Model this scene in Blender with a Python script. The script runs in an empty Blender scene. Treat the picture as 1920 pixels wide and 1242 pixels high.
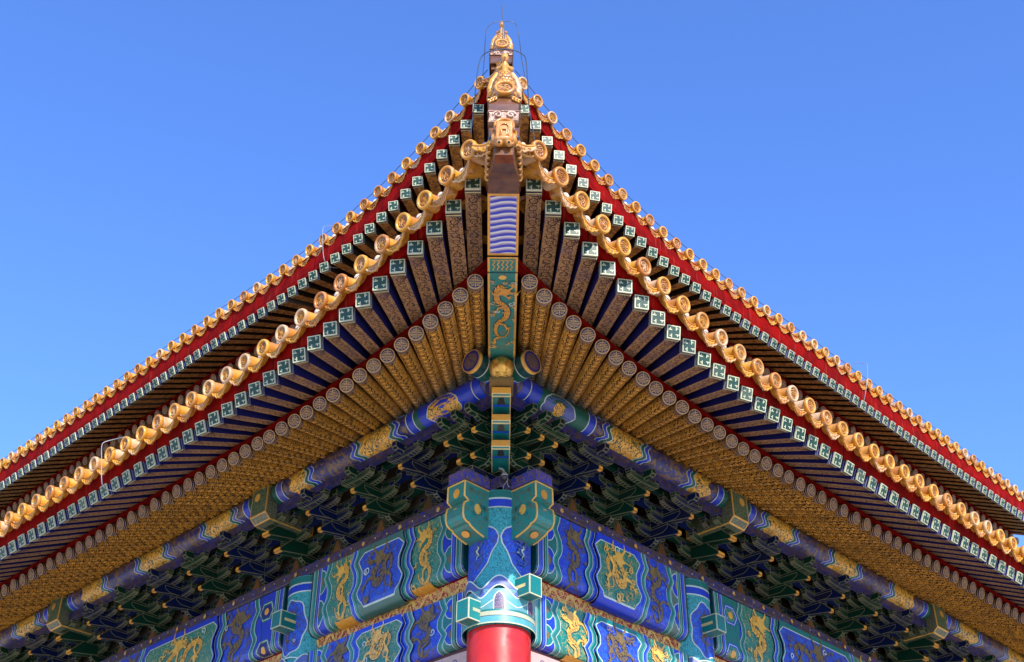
import bpy, bmesh, math, random
from mathutils import Vector, Matrix
from mathutils.geometry import tessellate_polygon
PI=math.pi; R=math.radians
S2=math.sqrt(2.0)
scene=bpy.context.scene
# ------------------------------------------------------------------ camera
FPX=2409.7; PIT=0.6058; YAW=-0.0102; ROLL=0.0043
CAM=Vector((-10.9,-10.887,0.0))
GZ=-1.7                                     # ground level (the lens is 1.7 m above it)
a_=PI/4+YAW
cF=Vector((math.cos(a_)*math.cos(PIT),math.sin(a_)*math.cos(PIT),math.sin(PIT)))
cR=Vector((math.sin(a_),-math.cos(a_),0)); cU=cR.cross(cF)
r2=cR*math.cos(ROLL)+cU*math.sin(ROLL); u2=cU*math.cos(ROLL)-cR*math.sin(ROLL)
cd=bpy.data.cameras.new('camera'); cam=bpy.data.objects.new('camera',cd); scene.collection.objects.link(cam)
cam.matrix_world=Matrix(((r2.x,u2.x,-cF.x,CAM.x),(r2.y,u2.y,-cF.y,CAM.y),(r2.z,u2.z,-cF.z,CAM.z),(0,0,0,1)))
cd.sensor_width=36; cd.lens=36*FPX/1920; cd.clip_start=0.1; cd.clip_end=20000
scene.camera=cam
# ------------------------------------------------------------------ light
SUN_AZ=R(26); SUN_EL=R(32)                  # azimuth measured from -Y towards -X
sun_dir=Vector((-math.sin(SUN_AZ)*math.cos(SUN_EL),-math.cos(SUN_AZ)*math.cos(SUN_EL),math.sin(SUN_EL)))
ld=bpy.data.lights.new('sun','SUN'); ld.energy=3.1; ld.angle=R(0.5); ld.color=(1.0,0.93,0.82)
lo=bpy.data.objects.new('sun',ld); scene.collection.objects.link(lo)
lo.rotation_euler=sun_dir.to_track_quat('Z','Y').to_euler(); lo.location=(-30,-40,40)
w=bpy.data.worlds.new('World'); scene.world=w; w.use_nodes=True
nt=w.node_tree; nt.nodes.clear()
sk=nt.nodes.new('ShaderNodeTexSky'); sk.sky_type='NISHITA'; sk.sun_disc=False
sk.sun_elevation=SUN_EL; sk.sun_rotation=PI+SUN_AZ; sk.altitude=0; sk.air_density=1.4; sk.dust_density=0.0; sk.ozone_density=10.0
bg=nt.nodes.new('ShaderNodeBackground'); bg.inputs['Strength'].default_value=0.15
wo=nt.nodes.new('ShaderNodeOutputWorld')
hs=nt.nodes.new('ShaderNodeHueSaturation'); hs.inputs['Saturation'].default_value=1.05; hs.inputs['Hue'].default_value=0.513
nt.links.new(sk.outputs[0],hs.inputs['Color']); nt.links.new(hs.outputs[0],bg.inputs['Color']); nt.links.new(bg.outputs[0],wo.inputs['Surface'])
scene.view_settings.view_transform='Standard'; scene.view_settings.look='None'
scene.view_settings.gamma=1; scene.view_settings.exposure=1.15
scene.cycles.max_bounces=8; scene.cycles.diffuse_bounces=5; scene.cycles.glossy_bounces=3
# ------------------------------------------------------------------ node expression helper
class X:
    def __init__(s,nt,sock): s.nt=nt; s.k=sock
    def m(s,op,*o):
        n=s.nt.nodes.new('ShaderNodeMath'); n.operation=op
        for i,v in enumerate((s,)+o):
            if isinstance(v,X): s.nt.links.new(v.k,n.inputs[i])
            else: n.inputs[i].default_value=v
        return X(s.nt,n.outputs[0])
    def __add__(s,o): return s.m('ADD',o)
    def __sub__(s,o): return s.m('SUBTRACT',o)
    def __mul__(s,o): return s.m('MULTIPLY',o)
    def __truediv__(s,o): return s.m('DIVIDE',o)
    def sin(s): return s.m('SINE')
    def fr(s): return s.m('FRACT')
    def ab(s): return s.m('ABSOLUTE')
    def sq(s): return s*s
    def sqrt(s): return s.m('SQRT')
    def gt(s,o): return s.m('GREATER_THAN',o)
    def lt(s,o): return s.m('LESS_THAN',o)
    def mx(s,o): return s.m('MAXIMUM',o)
    def mn(s,o): return s.m('MINIMUM',o)
    def step(s,a,b):
        n=s.nt.nodes.new('ShaderNodeMapRange'); n.interpolation_type='SMOOTHSTEP'
        s.nt.links.new(s.k,n.inputs[0]); n.inputs[1].default_value=a; n.inputs[2].default_value=b
        return X(s.nt,n.outputs[0])
class Mat:
    def __init__(s,name,rough=.5,spec=.5,metal=0.):
        s.m=bpy.data.materials.new(name); s.m.use_nodes=True; s.nt=s.m.node_tree
        s.b=s.nt.nodes['Principled BSDF']; s.b.inputs['Roughness'].default_value=rough
        s.b.inputs['Specular IOR Level'].default_value=spec; s.b.inputs['Metallic'].default_value=metal
        s.tc=s.nt.nodes.new('ShaderNodeTexCoord'); s.geo=s.nt.nodes.new('ShaderNodeNewGeometry'); s.oi=s.nt.nodes.new('ShaderNodeObjectInfo')
    def L(s,a,b): s.nt.links.new(a,b)
    def obj(s):
        n=s.nt.nodes.new('ShaderNodeSeparateXYZ'); s.L(s.tc.outputs['Object'],n.inputs[0])
        return [X(s.nt,n.outputs[i]) for i in range(3)]
    def rnd(s):
        return (X(s.nt,s.oi.outputs['Random'])+X(s.nt,s.geo.outputs['Random Per Island'])).fr()
    def noise(s,scale,detail=4,dist=0.,rough=.55,world=True):
        n=s.nt.nodes.new('ShaderNodeTexNoise'); n.inputs['Scale'].default_value=scale; n.inputs['Detail'].default_value=detail
        n.inputs['Distortion'].default_value=dist; n.inputs['Roughness'].default_value=rough
        s.L(s.geo.outputs['Position'] if world else s.tc.outputs['Object'],n.inputs['Vector']); return X(s.nt,n.outputs[0])
    def voro(s,scale,feat='DISTANCE_TO_EDGE',world=False):
        n=s.nt.nodes.new('ShaderNodeTexVoronoi'); n.feature=feat; n.inputs['Scale'].default_value=scale
        s.L(s.geo.outputs['Position'] if world else s.tc.outputs['Object'],n.inputs['Vector']); return X(s.nt,n.outputs['Distance'])
    def mix(s,f,a,b,mode='MIX'):
        n=s.nt.nodes.new('ShaderNodeMix'); n.data_type='RGBA'; n.blend_type=mode
        if isinstance(f,X): s.L(f.k,n.inputs[0])
        else: n.inputs[0].default_value=f
        for v,i in ((a,6),(b,7)):
            if isinstance(v,tuple): n.inputs[i].default_value=(*v,1)
            else: s.L(v,n.inputs[i])
        return n.outputs[2]
    def col(s,c):
        if isinstance(c,tuple): s.b.inputs['Base Color'].default_value=(*c,1)
        else: s.L(c,s.b.inputs['Base Color'])
    def bump(s,h,st=.3,d=.01):
        n=s.nt.nodes.new('ShaderNodeBump'); n.inputs['Strength'].default_value=st; n.inputs['Distance'].default_value=d
        s.L(h.k,n.inputs['Height']); s.L(n.outputs[0],s.b.inputs['Normal'])
    def rgh(s,x): s.L(x.k,s.b.inputs['Roughness'])
MT={}
def paint(name,c,rough=.42,wear=(.18,.15,.12),amt=.45,sc=9.,spec=.5,coat=0.):
    q=Mat(name,rough,spec); n=q.noise(sc,6,.6); n2=q.noise(sc*5,3)
    k=q.mix(n.step(.3,.75)*.35,c,tuple(v*.45 for v in c))
    k=q.mix((n2+n*.6).step(.88,1.05)*amt,k,wear); rr=q.rnd(); k=q.mix(rr*.28,k,tuple(v*.35 for v in c)); k=q.mix((rr*5.7).fr().step(.86,.99)*.45,k,wear)
    q.col(k); q.bump(n2,.15,.004); q.b.inputs['Coat Weight'].default_value=coat; q.b.inputs['Coat Roughness'].default_value=.25; MT[name]=q.m; return q.m
def swirl(name,a,b,sc=9,th=.52,w=.035,rough=.42,c=None,world=True,dist=1.6,ct=.54):
    # painted scrollwork: thin curling lines of colour b over ground a, with blobs of c
    q=Mat(name,rough); n=q.noise(sc,2,dist,.5,world)
    line=(n-th).ab().lt(w)
    k=q.mix(line,a,b)
    if c:
        n2=q.noise(sc*.6,3,2.,.5,world); k=q.mix(n2.step(ct,ct+.06)*.85,k,c)
    n3=q.noise(sc*4,3); k=q.mix(n3.step(.5,.8)*.4,k,tuple(v*.4 for v in a))
    q.col(k); q.bump(line,.25,.003); q.b.inputs['Coat Weight'].default_value=.25; q.b.inputs['Coat Roughness'].default_value=.28; MT[name]=q.m; return q.m
BLUE=(.006,.05,.62); TEAL=(.0,.19,.18); GREEN=(.0,.11,.085); GOLD=(.88,.50,.09); PALE=(.62,.72,.66)
paint('blue_paint',BLUE,.35,coat=.25); paint('teal_paint',TEAL,.38,coat=.4); paint('green_paint',GREEN,.42)
paint('sky_paint',(.10,.38,.44),.4); paint('dark_blue_paint',(.010,.02,.20),.4); paint('dark_teal_paint',(.0,.06,.07),.4)
paint('white_line',PALE,.45,amt=.3); paint('light_blue_paint',(.07,.17,.60),.4); paint('light_teal_paint',(.10,.42,.36),.4); paint('gold_paint',GOLD,.33,(.30,.14,.03),.35,14,.8); paint('brown_gold',(.20,.135,.045),.45,(.05,.05,.12),.4)
paint('pale_gold',(.72,.58,.26),.4,(.2,.3,.3),.4,16); paint('pale_blue',(.09,.13,.42),.42)
paint('bracket_green',(.001,.036,.021),.7,(.03,.025,.018),.6,spec=.12); paint('bracket_blue',(.002,.010,.075),.7,(.02,.018,.02),.6,spec=.12); paint('bracket_line',(.17,.18,.10),.7,amt=.55,spec=.15)  # bracket paints darkened: shade under the eaves is put into the colour
def _leaf():
    q=Mat('gold_leaf',.32,.6,.75); n=q.noise(18,5,.6); q.col(q.mix(n.step(.35,.7),(.95,.60,.14),(.55,.28,.05))); q.bump(n,.15,.004); MT['gold_leaf']=q.m
_leaf()
paint('orange_gold',(.85,.40,.05),.35,(.45,.2,.03),.3,16,.8); paint('cream_paint',(.58,.60,.40),.5,(.3,.3,.25),.3,16)
paint('fret_green',(.004,.05,.034),.5,(.12,.14,.1),.3,16); paint('navy_paint',(.03,.03,.13),.5); paint('medallion_cream',(.66,.42,.16),.45,(.3,.2,.12),.3)
paint('soffit_red',(.035,.002,.002),.7,(.02,.006,.004),.5,5,spec=.1); paint('rafter_blue',(.012,.014,.13),.6,(.02,.014,.03),.75,7,spec=.2)  # soffit planks and rafter sides: occlusion between rafters darkened into the base colour
paint('dark_wood',(.018,.010,.006),.8,spec=.1); paint('black_line',(.01,.012,.02),.5); paint('flame_brown',(.26,.11,.035),.55,(.06,.03,.02),.6,12)
paint('wire_metal',(.06,.09,.15),.4); paint('steel_wire',(.30,.32,.36),.35); paint('pink_paint',(.62,.42,.38),.55,(.5,.3,.28),.4,6); paint('maroon_paint',(.10,.02,.02),.5)
swirl('teal_scroll',(.0,.24,.215),(.12,.12,.08),15,.5,.035,c=None)
swirl('cyan_scroll',(.04,.40,.44),(.0,.06,.08),30,.5,.035)
swirl('green_gold_field',(.0,.18,.15),(.38,.33,.10),12,.5,.022,c=(.01,.14,.13),ct=.58)
swirl('blue_brown_field',(.008,.045,.52),(.05,.12,.60),9,.5,.025,c=(.07,.06,.10))
swirl('blue_swirl',(.012,.05,.52),(.03,.16,.62),15,.5,.03,c=(.05,.05,.20))
swirl('board_flower',(.006,.018,.20),(.13,.075,.05),10,.5,.05,c=(.06,.036,.03),ct=.47)
swirl('tie_flower',(.005,.018,.20),(.09,.055,.035),9,.5,.05,c=(.018,.018,.05),ct=.5)
swirl('blue_flower',(.010,.035,.42),(.20,.11,.06),13,.5,.05,c=(.10,.06,.10),ct=.52)
swirl('purlin_brown',(.035,.035,.07),(.015,.035,.28),11,.5,.05,c=(.20,.12,.04),ct=.5)
swirl('purlin_gold',(.80,.44,.05),(.03,.07,.04),11,.5,.045,c=(.55,.28,.04),ct=.56)
swirl('green_thread',(.0,.085,.06),(.32,.33,.16),34,.5,.03)
swirl('olive_thread',(.05,.09,.06),(.30,.26,.12),30,.5,.03)
swirl('blue_thread',(.03,.035,.16),(.30,.17,.13),30,.5,.035)
def mk_red():
    q=Mat('red_board',.75,.05); n=q.noise(3,5,.5); n2=q.noise(30,4)
    k=q.mix(n.step(.35,.7),(.25,.003,.0015),(.13,.002,.0015)); k=q.mix(n2.step(.62,.8)*.5,k,(.36,.028,.012)); 
    sp=q.nt.nodes.new('ShaderNodeSeparateXYZ'); q.L(q.geo.outputs['Position'],sp.inputs[0]); px,py,pz=[X(q.nt,sp.outputs[i]) for i in range(3)]
    u=px-py; seam=((u/2.7).fr()-.5).ab().lt(.0035)
    cb=q.nt.nodes.new('ShaderNodeCombineXYZ'); q.L((u*14).k,cb.inputs[0]); q.L((pz*1.5).k,cb.inputs[1]); dn=q.nt.nodes.new('ShaderNodeTexNoise'); q.L(cb.outputs[0],dn.inputs['Vector']); dn.inputs['Scale'].default_value=1.; dn.inputs['Detail'].default_value=4
    dr=X(q.nt,dn.outputs[0]); k=q.mix(dr.step(.52,.72)*.55,k,(.07,.006,.005)); k=q.mix(dr.step(.42,.30)*.35,k,(.36,.05,.03)); k=q.mix(seam,k,(.015,.003,.003))
    q.col(k); q.bump(n2,.2,.004); MT['red_board']=q.m
    q=Mat('column_red',.3,.5); n=q.noise(2,5,.6); n2=q.noise(45,5,.4); k=q.mix(n.step(.3,.7),(.58,.020,.014),(.44,.014,.012)); k=q.mix(n2.step(.66,.8)*.4,k,(.30,.02,.02)); q.col(k); q.rgh(q.noise(5,5).step(.3,.7)*.25+.22); q.bump(q.noise(4,6)+n2*.15,.12,.012); MT['column_red']=q.m
    q=Mat('red_gold_scroll',.4,.5); n=q.noise(9,2,2.4,.5); k=q.mix((n-.5).ab().lt(.055),(.36,.010,.012),(.66,.36,.09)); q.col(k); MT['red_gold_scroll']=q.m
mk_red()
def mk_glaze():
    for nm,base in (('glazed_tile',((.60,.28,.022),(.46,.16,.016),(.60,.38,.20))),):
        q=Mat(nm,.28,.7); r=q.rnd(); n=q.noise(6,5,.8); n2=q.noise(24,4)
        k=q.mix(r.step(.25,.55),base[0],base[1]); k=q.mix(r.step(.78,.84),k,base[2]); k=q.mix(((r*7.3).fr()).step(.2,.9)*.35,k,(.80,.40,.05))
        k=q.mix((n*.7+n2*.3+r*.10).step(.60,.70)*.6,k,(.52,.36,.20)); k=q.mix(n.step(.50,.36)*.5,k,(.40,.15,.02)); k=q.mix(n2.step(.66,.8)*.7,k,(.12,.06,.03))
        q.col(k); q.rgh(n2.step(.35,.7)*.4+.24); q.bump(n2,.25,.006); MT[nm]=q.m
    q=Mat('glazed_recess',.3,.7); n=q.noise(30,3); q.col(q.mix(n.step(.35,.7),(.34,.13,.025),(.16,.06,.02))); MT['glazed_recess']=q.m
    q=Mat('glazed_amber',.2,.8); n=q.noise(9,5,.8); n2=q.noise(40,3)
    k=q.mix(n.step(.35,.7),(.66,.30,.035),(.36,.13,.02)); k=q.mix(n2.step(.62,.75)*.6,k,(.62,.46,.34)); q.col(k); q.bump(n2,.2,.004); MT['glazed_amber']=q.m
    q=Mat('glazed_brown',.22,.7); n=q.noise(5,5,.8); n2=q.noise(30,3); k=q.mix(n.step(.35,.7),(.17,.065,.02),(.075,.03,.015)); k=q.mix(n2.step(.64,.78)*.4,k,(.35,.2,.12)); q.col(k); MT['glazed_brown']=q.m
    q=Mat('worn_clay',.5,.5); n=q.noise(20,5,.8); k=q.mix(n.step(.4,.65),(.58,.40,.32),(.30,.17,.10)); q.col(k); q.bump(n,.4,.006); MT['worn_clay']=q.m
    q=Mat('nail_cap_glaze',.3,.6); n=q.noise(30,3); k=q.mix(n.step(.4,.7),(.72,.55,.38),(.62,.4,.25)); q.col(k); MT['nail_cap_glaze']=q.m
    q=Mat('fish_scale_glaze',.22,.8); x,y,z=q.obj()
    row=z/.04; sh=(row-row.fr())*.5; cx=(y/.045+sh).fr()-.5; cz=row.fr()
    d=(cx.sq()+(cz-.55).sq()*.8).sqrt(); k=q.mix(d.step(.34,.48),(.58,.27,.03),(.26,.09,.015)); q.col(k); q.bump(d.step(.5,.2),.4,.01); MT['fish_scale_glaze']=q.m
mk_glaze()
def mk_rafter():
    # round rafter: rows of gilded lotus scales with dark outlines on the painted pole
    q=Mat('gilded_scale',.6,.15); x,y,z=q.obj()
    a=y.m('ARCTAN2',z*-1.0)*.094            # arc length round the pole, 0 at the bottom
    cx=(x/.145+(a*0.0)).fr()-.5; n=q.noise(24,2,.8,.5,False)
    d1=((cx*1.0).sq()*1.6+(a/.10).sq()*.55).sqrt()+(n-.5)*.16
    ring=(d1-.41).ab().lt(.065).mx((d1-.22).ab().lt(.035))
    vein=(a.ab()-.045).ab().lt(.006)*cx.gt(.1)
    side=(q.noise(16,1,2.,.5,False)-.5).ab().lt(.05)*d1.gt(.42)
    k=q.mix(d1.step(.15,.6),(.98,.50,.08),(.70,.35,.05)); k=q.mix(ring.mx(vein).mx(side),k,(.022,.010,.005))
    k=q.mix(q.noise(5,4).step(.45,.75)*.5,k,(.14,.07,.025)); k=q.mix(q.rnd()*.25,k,(.03,.018,.012)); q.col(k); q.bump(ring*-1.0,.5,.008); MT['gilded_scale']=q.m
    q=Mat('scroll_soffit',.6,.15); x,y,z=q.obj(); n=q.noise(13,2,1.8,.5,False); cx=(x/.12).fr()-.5
    d=(cx.sq()+(y/.12).sq()).sqrt()+(n-.5)*.3
    k=q.mix((d-.36).ab().lt(.05).mx((n-.5).ab().lt(.03)),(.40,.23,.10),(.035,.018,.02)); k=q.mix(q.noise(4,4).step(.45,.75)*.5,k,(.12,.08,.12)); k=q.mix(q.rnd()*.25,k,(.03,.018,.012)); q.col(k); q.bump((d-.36).ab().lt(.05),.3,.004); MT['scroll_soffit']=q.m
    q=Mat('warm_scroll_soffit',.6,.2); n=q.noise(11,3,1.4,.5,True)
    k=q.mix(n.step(.42,.58),(.42,.20,.045),(.17,.075,.025)); q.col(k); MT['warm_scroll_soffit']=q.m
mk_rafter()
def mk_wave():
    q=Mat('wave_paint',.35,.5); x,y,z=q.obj()
    ph=(y*13.+1.6+q.noise(5,2,0,.5,False)*1.5).sin()*.02
    f=((x+ph)/.078).fr()
    k=q.mix(f.step(.45,.5),(.03,.06,.50),(.62,.63,.66)); k=q.mix(f.gt(.78),k,(.26,.30,.62)); k=q.mix(f.gt(.92),k,(.45,.30,.25)); q.col(k); MT['wave_paint']=q.m
mk_wave()
def mk_ground():
    q=Mat('stone_paving',.7,.3); n=q.noise(.6,5,.3); n2=q.noise(8,4)
    b=q.nt.nodes.new('ShaderNodeTexBrick'); q.L(q.geo.outputs['Position'],b.inputs['Vector']); b.inputs['Scale'].default_value=1.0
    b.inputs['Color1'].default_value=(.66,.55,.41,1); b.inputs['Color2'].default_value=(.60,.50,.37,1); b.inputs['Mortar'].default_value=(.2,.17,.14,1); b.inputs['Mortar Size'].default_value=.008
    k=q.mix(n.step(.35,.75)*.35,b.outputs[0],(.34,.29,.23)); q.col(k); q.bump(n2,.2,.01); MT['stone_paving']=q.m
    q=Mat('dark_glass',.1,.6); q.col(q.mix(q.noise(20).step(.4,.6),(.02,.02,.025),(.05,.05,.06))); MT['dark_glass']=q.m
mk_ground()
# ------------------------------------------------------------------ mesh helper
def W(side,s,o,z): return Vector((s,-o,z)) if side==0 else Vector((-o,s,z))
class MB:
    def __init__(s): s.v=[]; s.f=[]; s.mi=[]; s.mats=[]; s.sm=[]
    def mat(s,n):
        if n not in s.mats: s.mats.append(n)
        return s.mats.index(n)
    def add(s,vs,fs,m,smooth=False):
        b=len(s.v); s.v+=[tuple(p) for p in vs]; k=s.mat(m)
        for f in fs: s.f.append([b+i for i in f]); s.mi.append(k); s.sm.append(smooth)
    def box(s,x0,x1,y0,y1,z0,z1,m,T=None,mats=None):
        vs=[Vector((x,y,z)) for x in (x0,x1) for y in (y0,y1) for z in (z0,z1)]
        if T: vs=[T(p) for p in vs]
        fs=[(0,1,3,2),(4,6,7,5),(0,4,5,1),(2,3,7,6),(0,2,6,4),(1,5,7,3)] # -x +x -y +y -z +z
        b=len(s.v); s.v+=[tuple(p) for p in vs]
        for i,f in enumerate(fs):
            s.f.append([b+j for j in f]); s.mi.append(s.mat((mats or {}).get(i,m))); s.sm.append(False)
    def prism(s,poly,d0,d1,fn,m,cap=None,smooth=False):
        n=len(poly); a=[fn(p[0],p[1],d0) for p in poly]; b=[fn(p[0],p[1],d1) for p in poly]
        s.add(a+b,[(i,(i+1)%n,n+(i+1)%n,n+i) for i in range(n)],m,smooth)
        tr=tessellate_polygon([[Vector((p[0],p[1],0)) for p in poly]])
        s.add(a,[t for t in tr],cap or m); s.add(b,[tuple(reversed(t)) for t in tr],cap or m)
    def grid(s,rows,m,smooth=True,close=False):
        nr=len(rows); nc=len(rows[0]); vs=[p for r in rows for p in r]; fs=[]
        for i in range(nr-1):
            for j in range(nc if close else nc-1):
                j2=(j+1)%nc; fs.append((i*nc+j,i*nc+j2,(i+1)*nc+j2,(i+1)*nc+j))
        s.add(vs,fs,m,smooth)
    def tube(s,pts,r,m,n=8,caps=True):
        pts=[Vector(p) for p in pts]; rr=r if isinstance(r,(list,tuple)) else [r]*len(pts); rows=[]; up=None
        for i,p in enumerate(pts):
            d=(pts[min(i+1,len(pts)-1)]-pts[max(i-1,0)]); d=d.normalized() if d.length>1e-9 else Vector((0,0,1))
            if up is None: up=Vector((0,0,1)) if abs(d.z)<.9 else Vector((1,0,0))
            u=d.cross(up); u=u.normalized() if u.length>1e-6 else Vector((1,0,0)); v=u.cross(d).normalized(); up=v
            rows.append([p+(u*math.cos(t)+v*math.sin(t))*rr[i] for t in [2*PI*j/n for j in range(n)]])
        s.grid(rows,m,True,True)
        if caps:
            s.add(rows[0],[tuple(range(n))],m); s.add(rows[-1],[tuple(reversed(range(n)))],m)
    def lathe(s,prof,fn,m,n=24,smooth=True):   # prof: (r, d)
        rows=[[fn(r*math.cos(t),r*math.sin(t),d) for t in [2*PI*j/n for j in range(n)]] for r,d in prof]
        s.grid(rows,m,smooth,True)
    def ball(s,c,r,m,n=10,T=None):
        if not isinstance(r,(tuple,list)): r=(r,r,r)
        rows=[]
        for i in range(n+1):
            ph=PI*i/n; rows.append([Vector((c[0]+r[0]*math.sin(ph)*math.cos(t),c[1]+r[1]*math.sin(ph)*math.sin(t),c[2]+r[2]*math.cos(ph))) for t in [2*PI*j/(n*2) for j in range(n*2)]])
        if T: rows=[[T(p) for p in q] for q in rows]
        s.grid(rows,m,True,True)
    def mesh(s,name):
        me=bpy.data.meshes.new(name); me.from_pydata(s.v,[],s.f)
        for n in s.mats: me.materials.append(MT[n])
        me.polygons.foreach_set('material_index',s.mi); me.polygons.foreach_set('use_smooth',s.sm); me.update(); return me
def link(name,data,parent=None,mw=None):
    o=bpy.data.objects.new(name,data); scene.collection.objects.link(o)
    if parent is not None:
        o.parent=parent
        if parent.get('is_root'): o.matrix_parent_inverse=Matrix.Translation(parent.location).inverted()
    if mw is not None: o.matrix_basis=mw
    return o
def thing(name,label,cat,loc,group=None):
    o=bpy.data.objects.new(name,None); scene.collection.objects.link(o); o.location=loc; o['label']=label; o['category']=cat; o['is_root']=1
    o.empty_display_size=.3
    if name!='palace_hall': del o['is_root']
    if group: o['group']=group
    return o
def bevel_mesh(me,w,seg=2,ang=40):
    bm=bmesh.new(); bm.from_mesh(me); bmesh.ops.remove_doubles(bm,verts=bm.verts,dist=1e-5)
    es=[e for e in bm.edges if len(e.link_faces)==2 and e.calc_face_angle(0)>R(ang)]
    bmesh.ops.bevel(bm,geom=es,offset=w,segments=seg,affect='EDGES',profile=.6); bm.to_mesh(me); bm.free(); return me
def merge(me,me2):
    bm=bmesh.new(); bm.from_mesh(me); nm=len(me.materials); k=len(bm.faces); bm.from_mesh(me2); bm.faces.ensure_lookup_table()
    for f_ in bm.faces[k:]: f_.material_index+=nm
    bm.to_mesh(me); bm.free()
    for m in me2.materials: me.materials.append(m)
    bpy.data.meshes.remove(me2); return me
def outline_mesh(me,w,mat,minarea=.0008,second=0):
    me.materials.append(MT[mat]); k=len(me.materials)-1
    bm=bmesh.new(); bm.from_mesh(me); bmesh.ops.remove_doubles(bm,verts=bm.verts,dist=1e-5)
    bmesh.ops.dissolve_limit(bm,angle_limit=R(1),verts=bm.verts,edges=bm.edges,delimit={'MATERIAL'})
    fs=[f for f in bm.faces if f.calc_area()>minarea]
    r=bmesh.ops.inset_individual(bm,faces=fs,thickness=w,use_even_offset=True)
    for f in r['faces']: f.material_index=k
    if second:
        fs=[f for f in fs if f.calc_area()>.006]
        if fs:
            bmesh.ops.inset_individual(bm,faces=fs,thickness=second,use_even_offset=True)
            r=bmesh.ops.inset_individual(bm,faces=fs,thickness=.006,use_even_offset=True)
            for f in r['faces']: f.material_index=k
    bm.to_mesh(me); bm.free(); return me
# 2-D painting on a surface: mp(s,t,off)->Vector
class Canvas:
    def __init__(s,mp,mb=None): s.mp=mp; s.mb=mb or MB(); s.o=.002
    def up(s,d=.0006): s.o+=d
    def fill(s,fa,fb,t0,t1,m,nt=24,ns=1):
        s.up(); rows=[]
        for i in range(nt+1):
            t=t0+(t1-t0)*i/nt; a=fa(t) if callable(fa) else fa; b=fb(t) if callable(fb) else fb
            rows.append([s.mp(a+(b-a)*j/ns,t,s.o) for j in range(ns+1)])
        s.mb.grid(rows,m,True)
    def stroke(s,pts,wd,m,close=False,d=.0003):
        s.up(d); n=len(pts)
        if n<2: return
        a=[];b=[]
        for i,p in enumerate(pts):
            q0=pts[(i-1)%n if close else max(i-1,0)]; q1=pts[(i+1)%n if close else min(i+1,n-1)]
            dx,dy=q1[0]-q0[0],q1[1]-q0[1]; l=math.hypot(dx,dy) or 1; w_=(wd[i] if isinstance(wd,(list,tuple)) else wd)/2
            o=s.o+i*4e-6; a.append(s.mp(p[0]-dy/l*w_,p[1]+dx/l*w_,o)); b.append(s.mp(p[0]+dy/l*w_,p[1]-dx/l*w_,o))
        if close: a.append(a[0]); b.append(b[0])
        s.mb.grid([a,b],m,True)
    def poly(s,pts,m):
        s.up(); c=(sum(p[0] for p in pts)/len(pts),sum(p[1] for p in pts)/len(pts))
        rings=[[s.mp(c[0]+(p[0]-c[0])*k,c[1]+(p[1]-c[1])*k,s.o) for p in pts] for k in (.02,.35,.7,1)]
        s.mb.grid(rings,m,True,True)
    def disc(s,c,r,m,n=18,asp=1.): s.poly([(c[0]+r*math.cos(2*PI*i/n),c[1]+r*asp*math.sin(2*PI*i/n)) for i in range(n)],m)
def spiral(c,r,turns,a0,n=14): return [(c[0]+r*(1-.8*i/n)*math.cos(a0+turns*2*PI*i/n),c[1]+r*(1-.8*i/n)*math.sin(a0+turns*2*PI*i/n)) for i in range(n+1)]
def smooth_pts(p,n=4):
    out=[]
    for i in range(len(p)-1):
        p0=p[max(i-1,0)];p1=p[i];p2=p[i+1];p3=p[min(i+2,len(p)-1)]
        for j in range(n):
            t=j/n; out.append(.5*((2*p1)+(p2-p0)*t+(2*p0-5*p1+4*p2-p3)*t*t+(3*p1-p0-3*p2+p3)*t**3))
    out.append(p[-1]); return out
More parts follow.
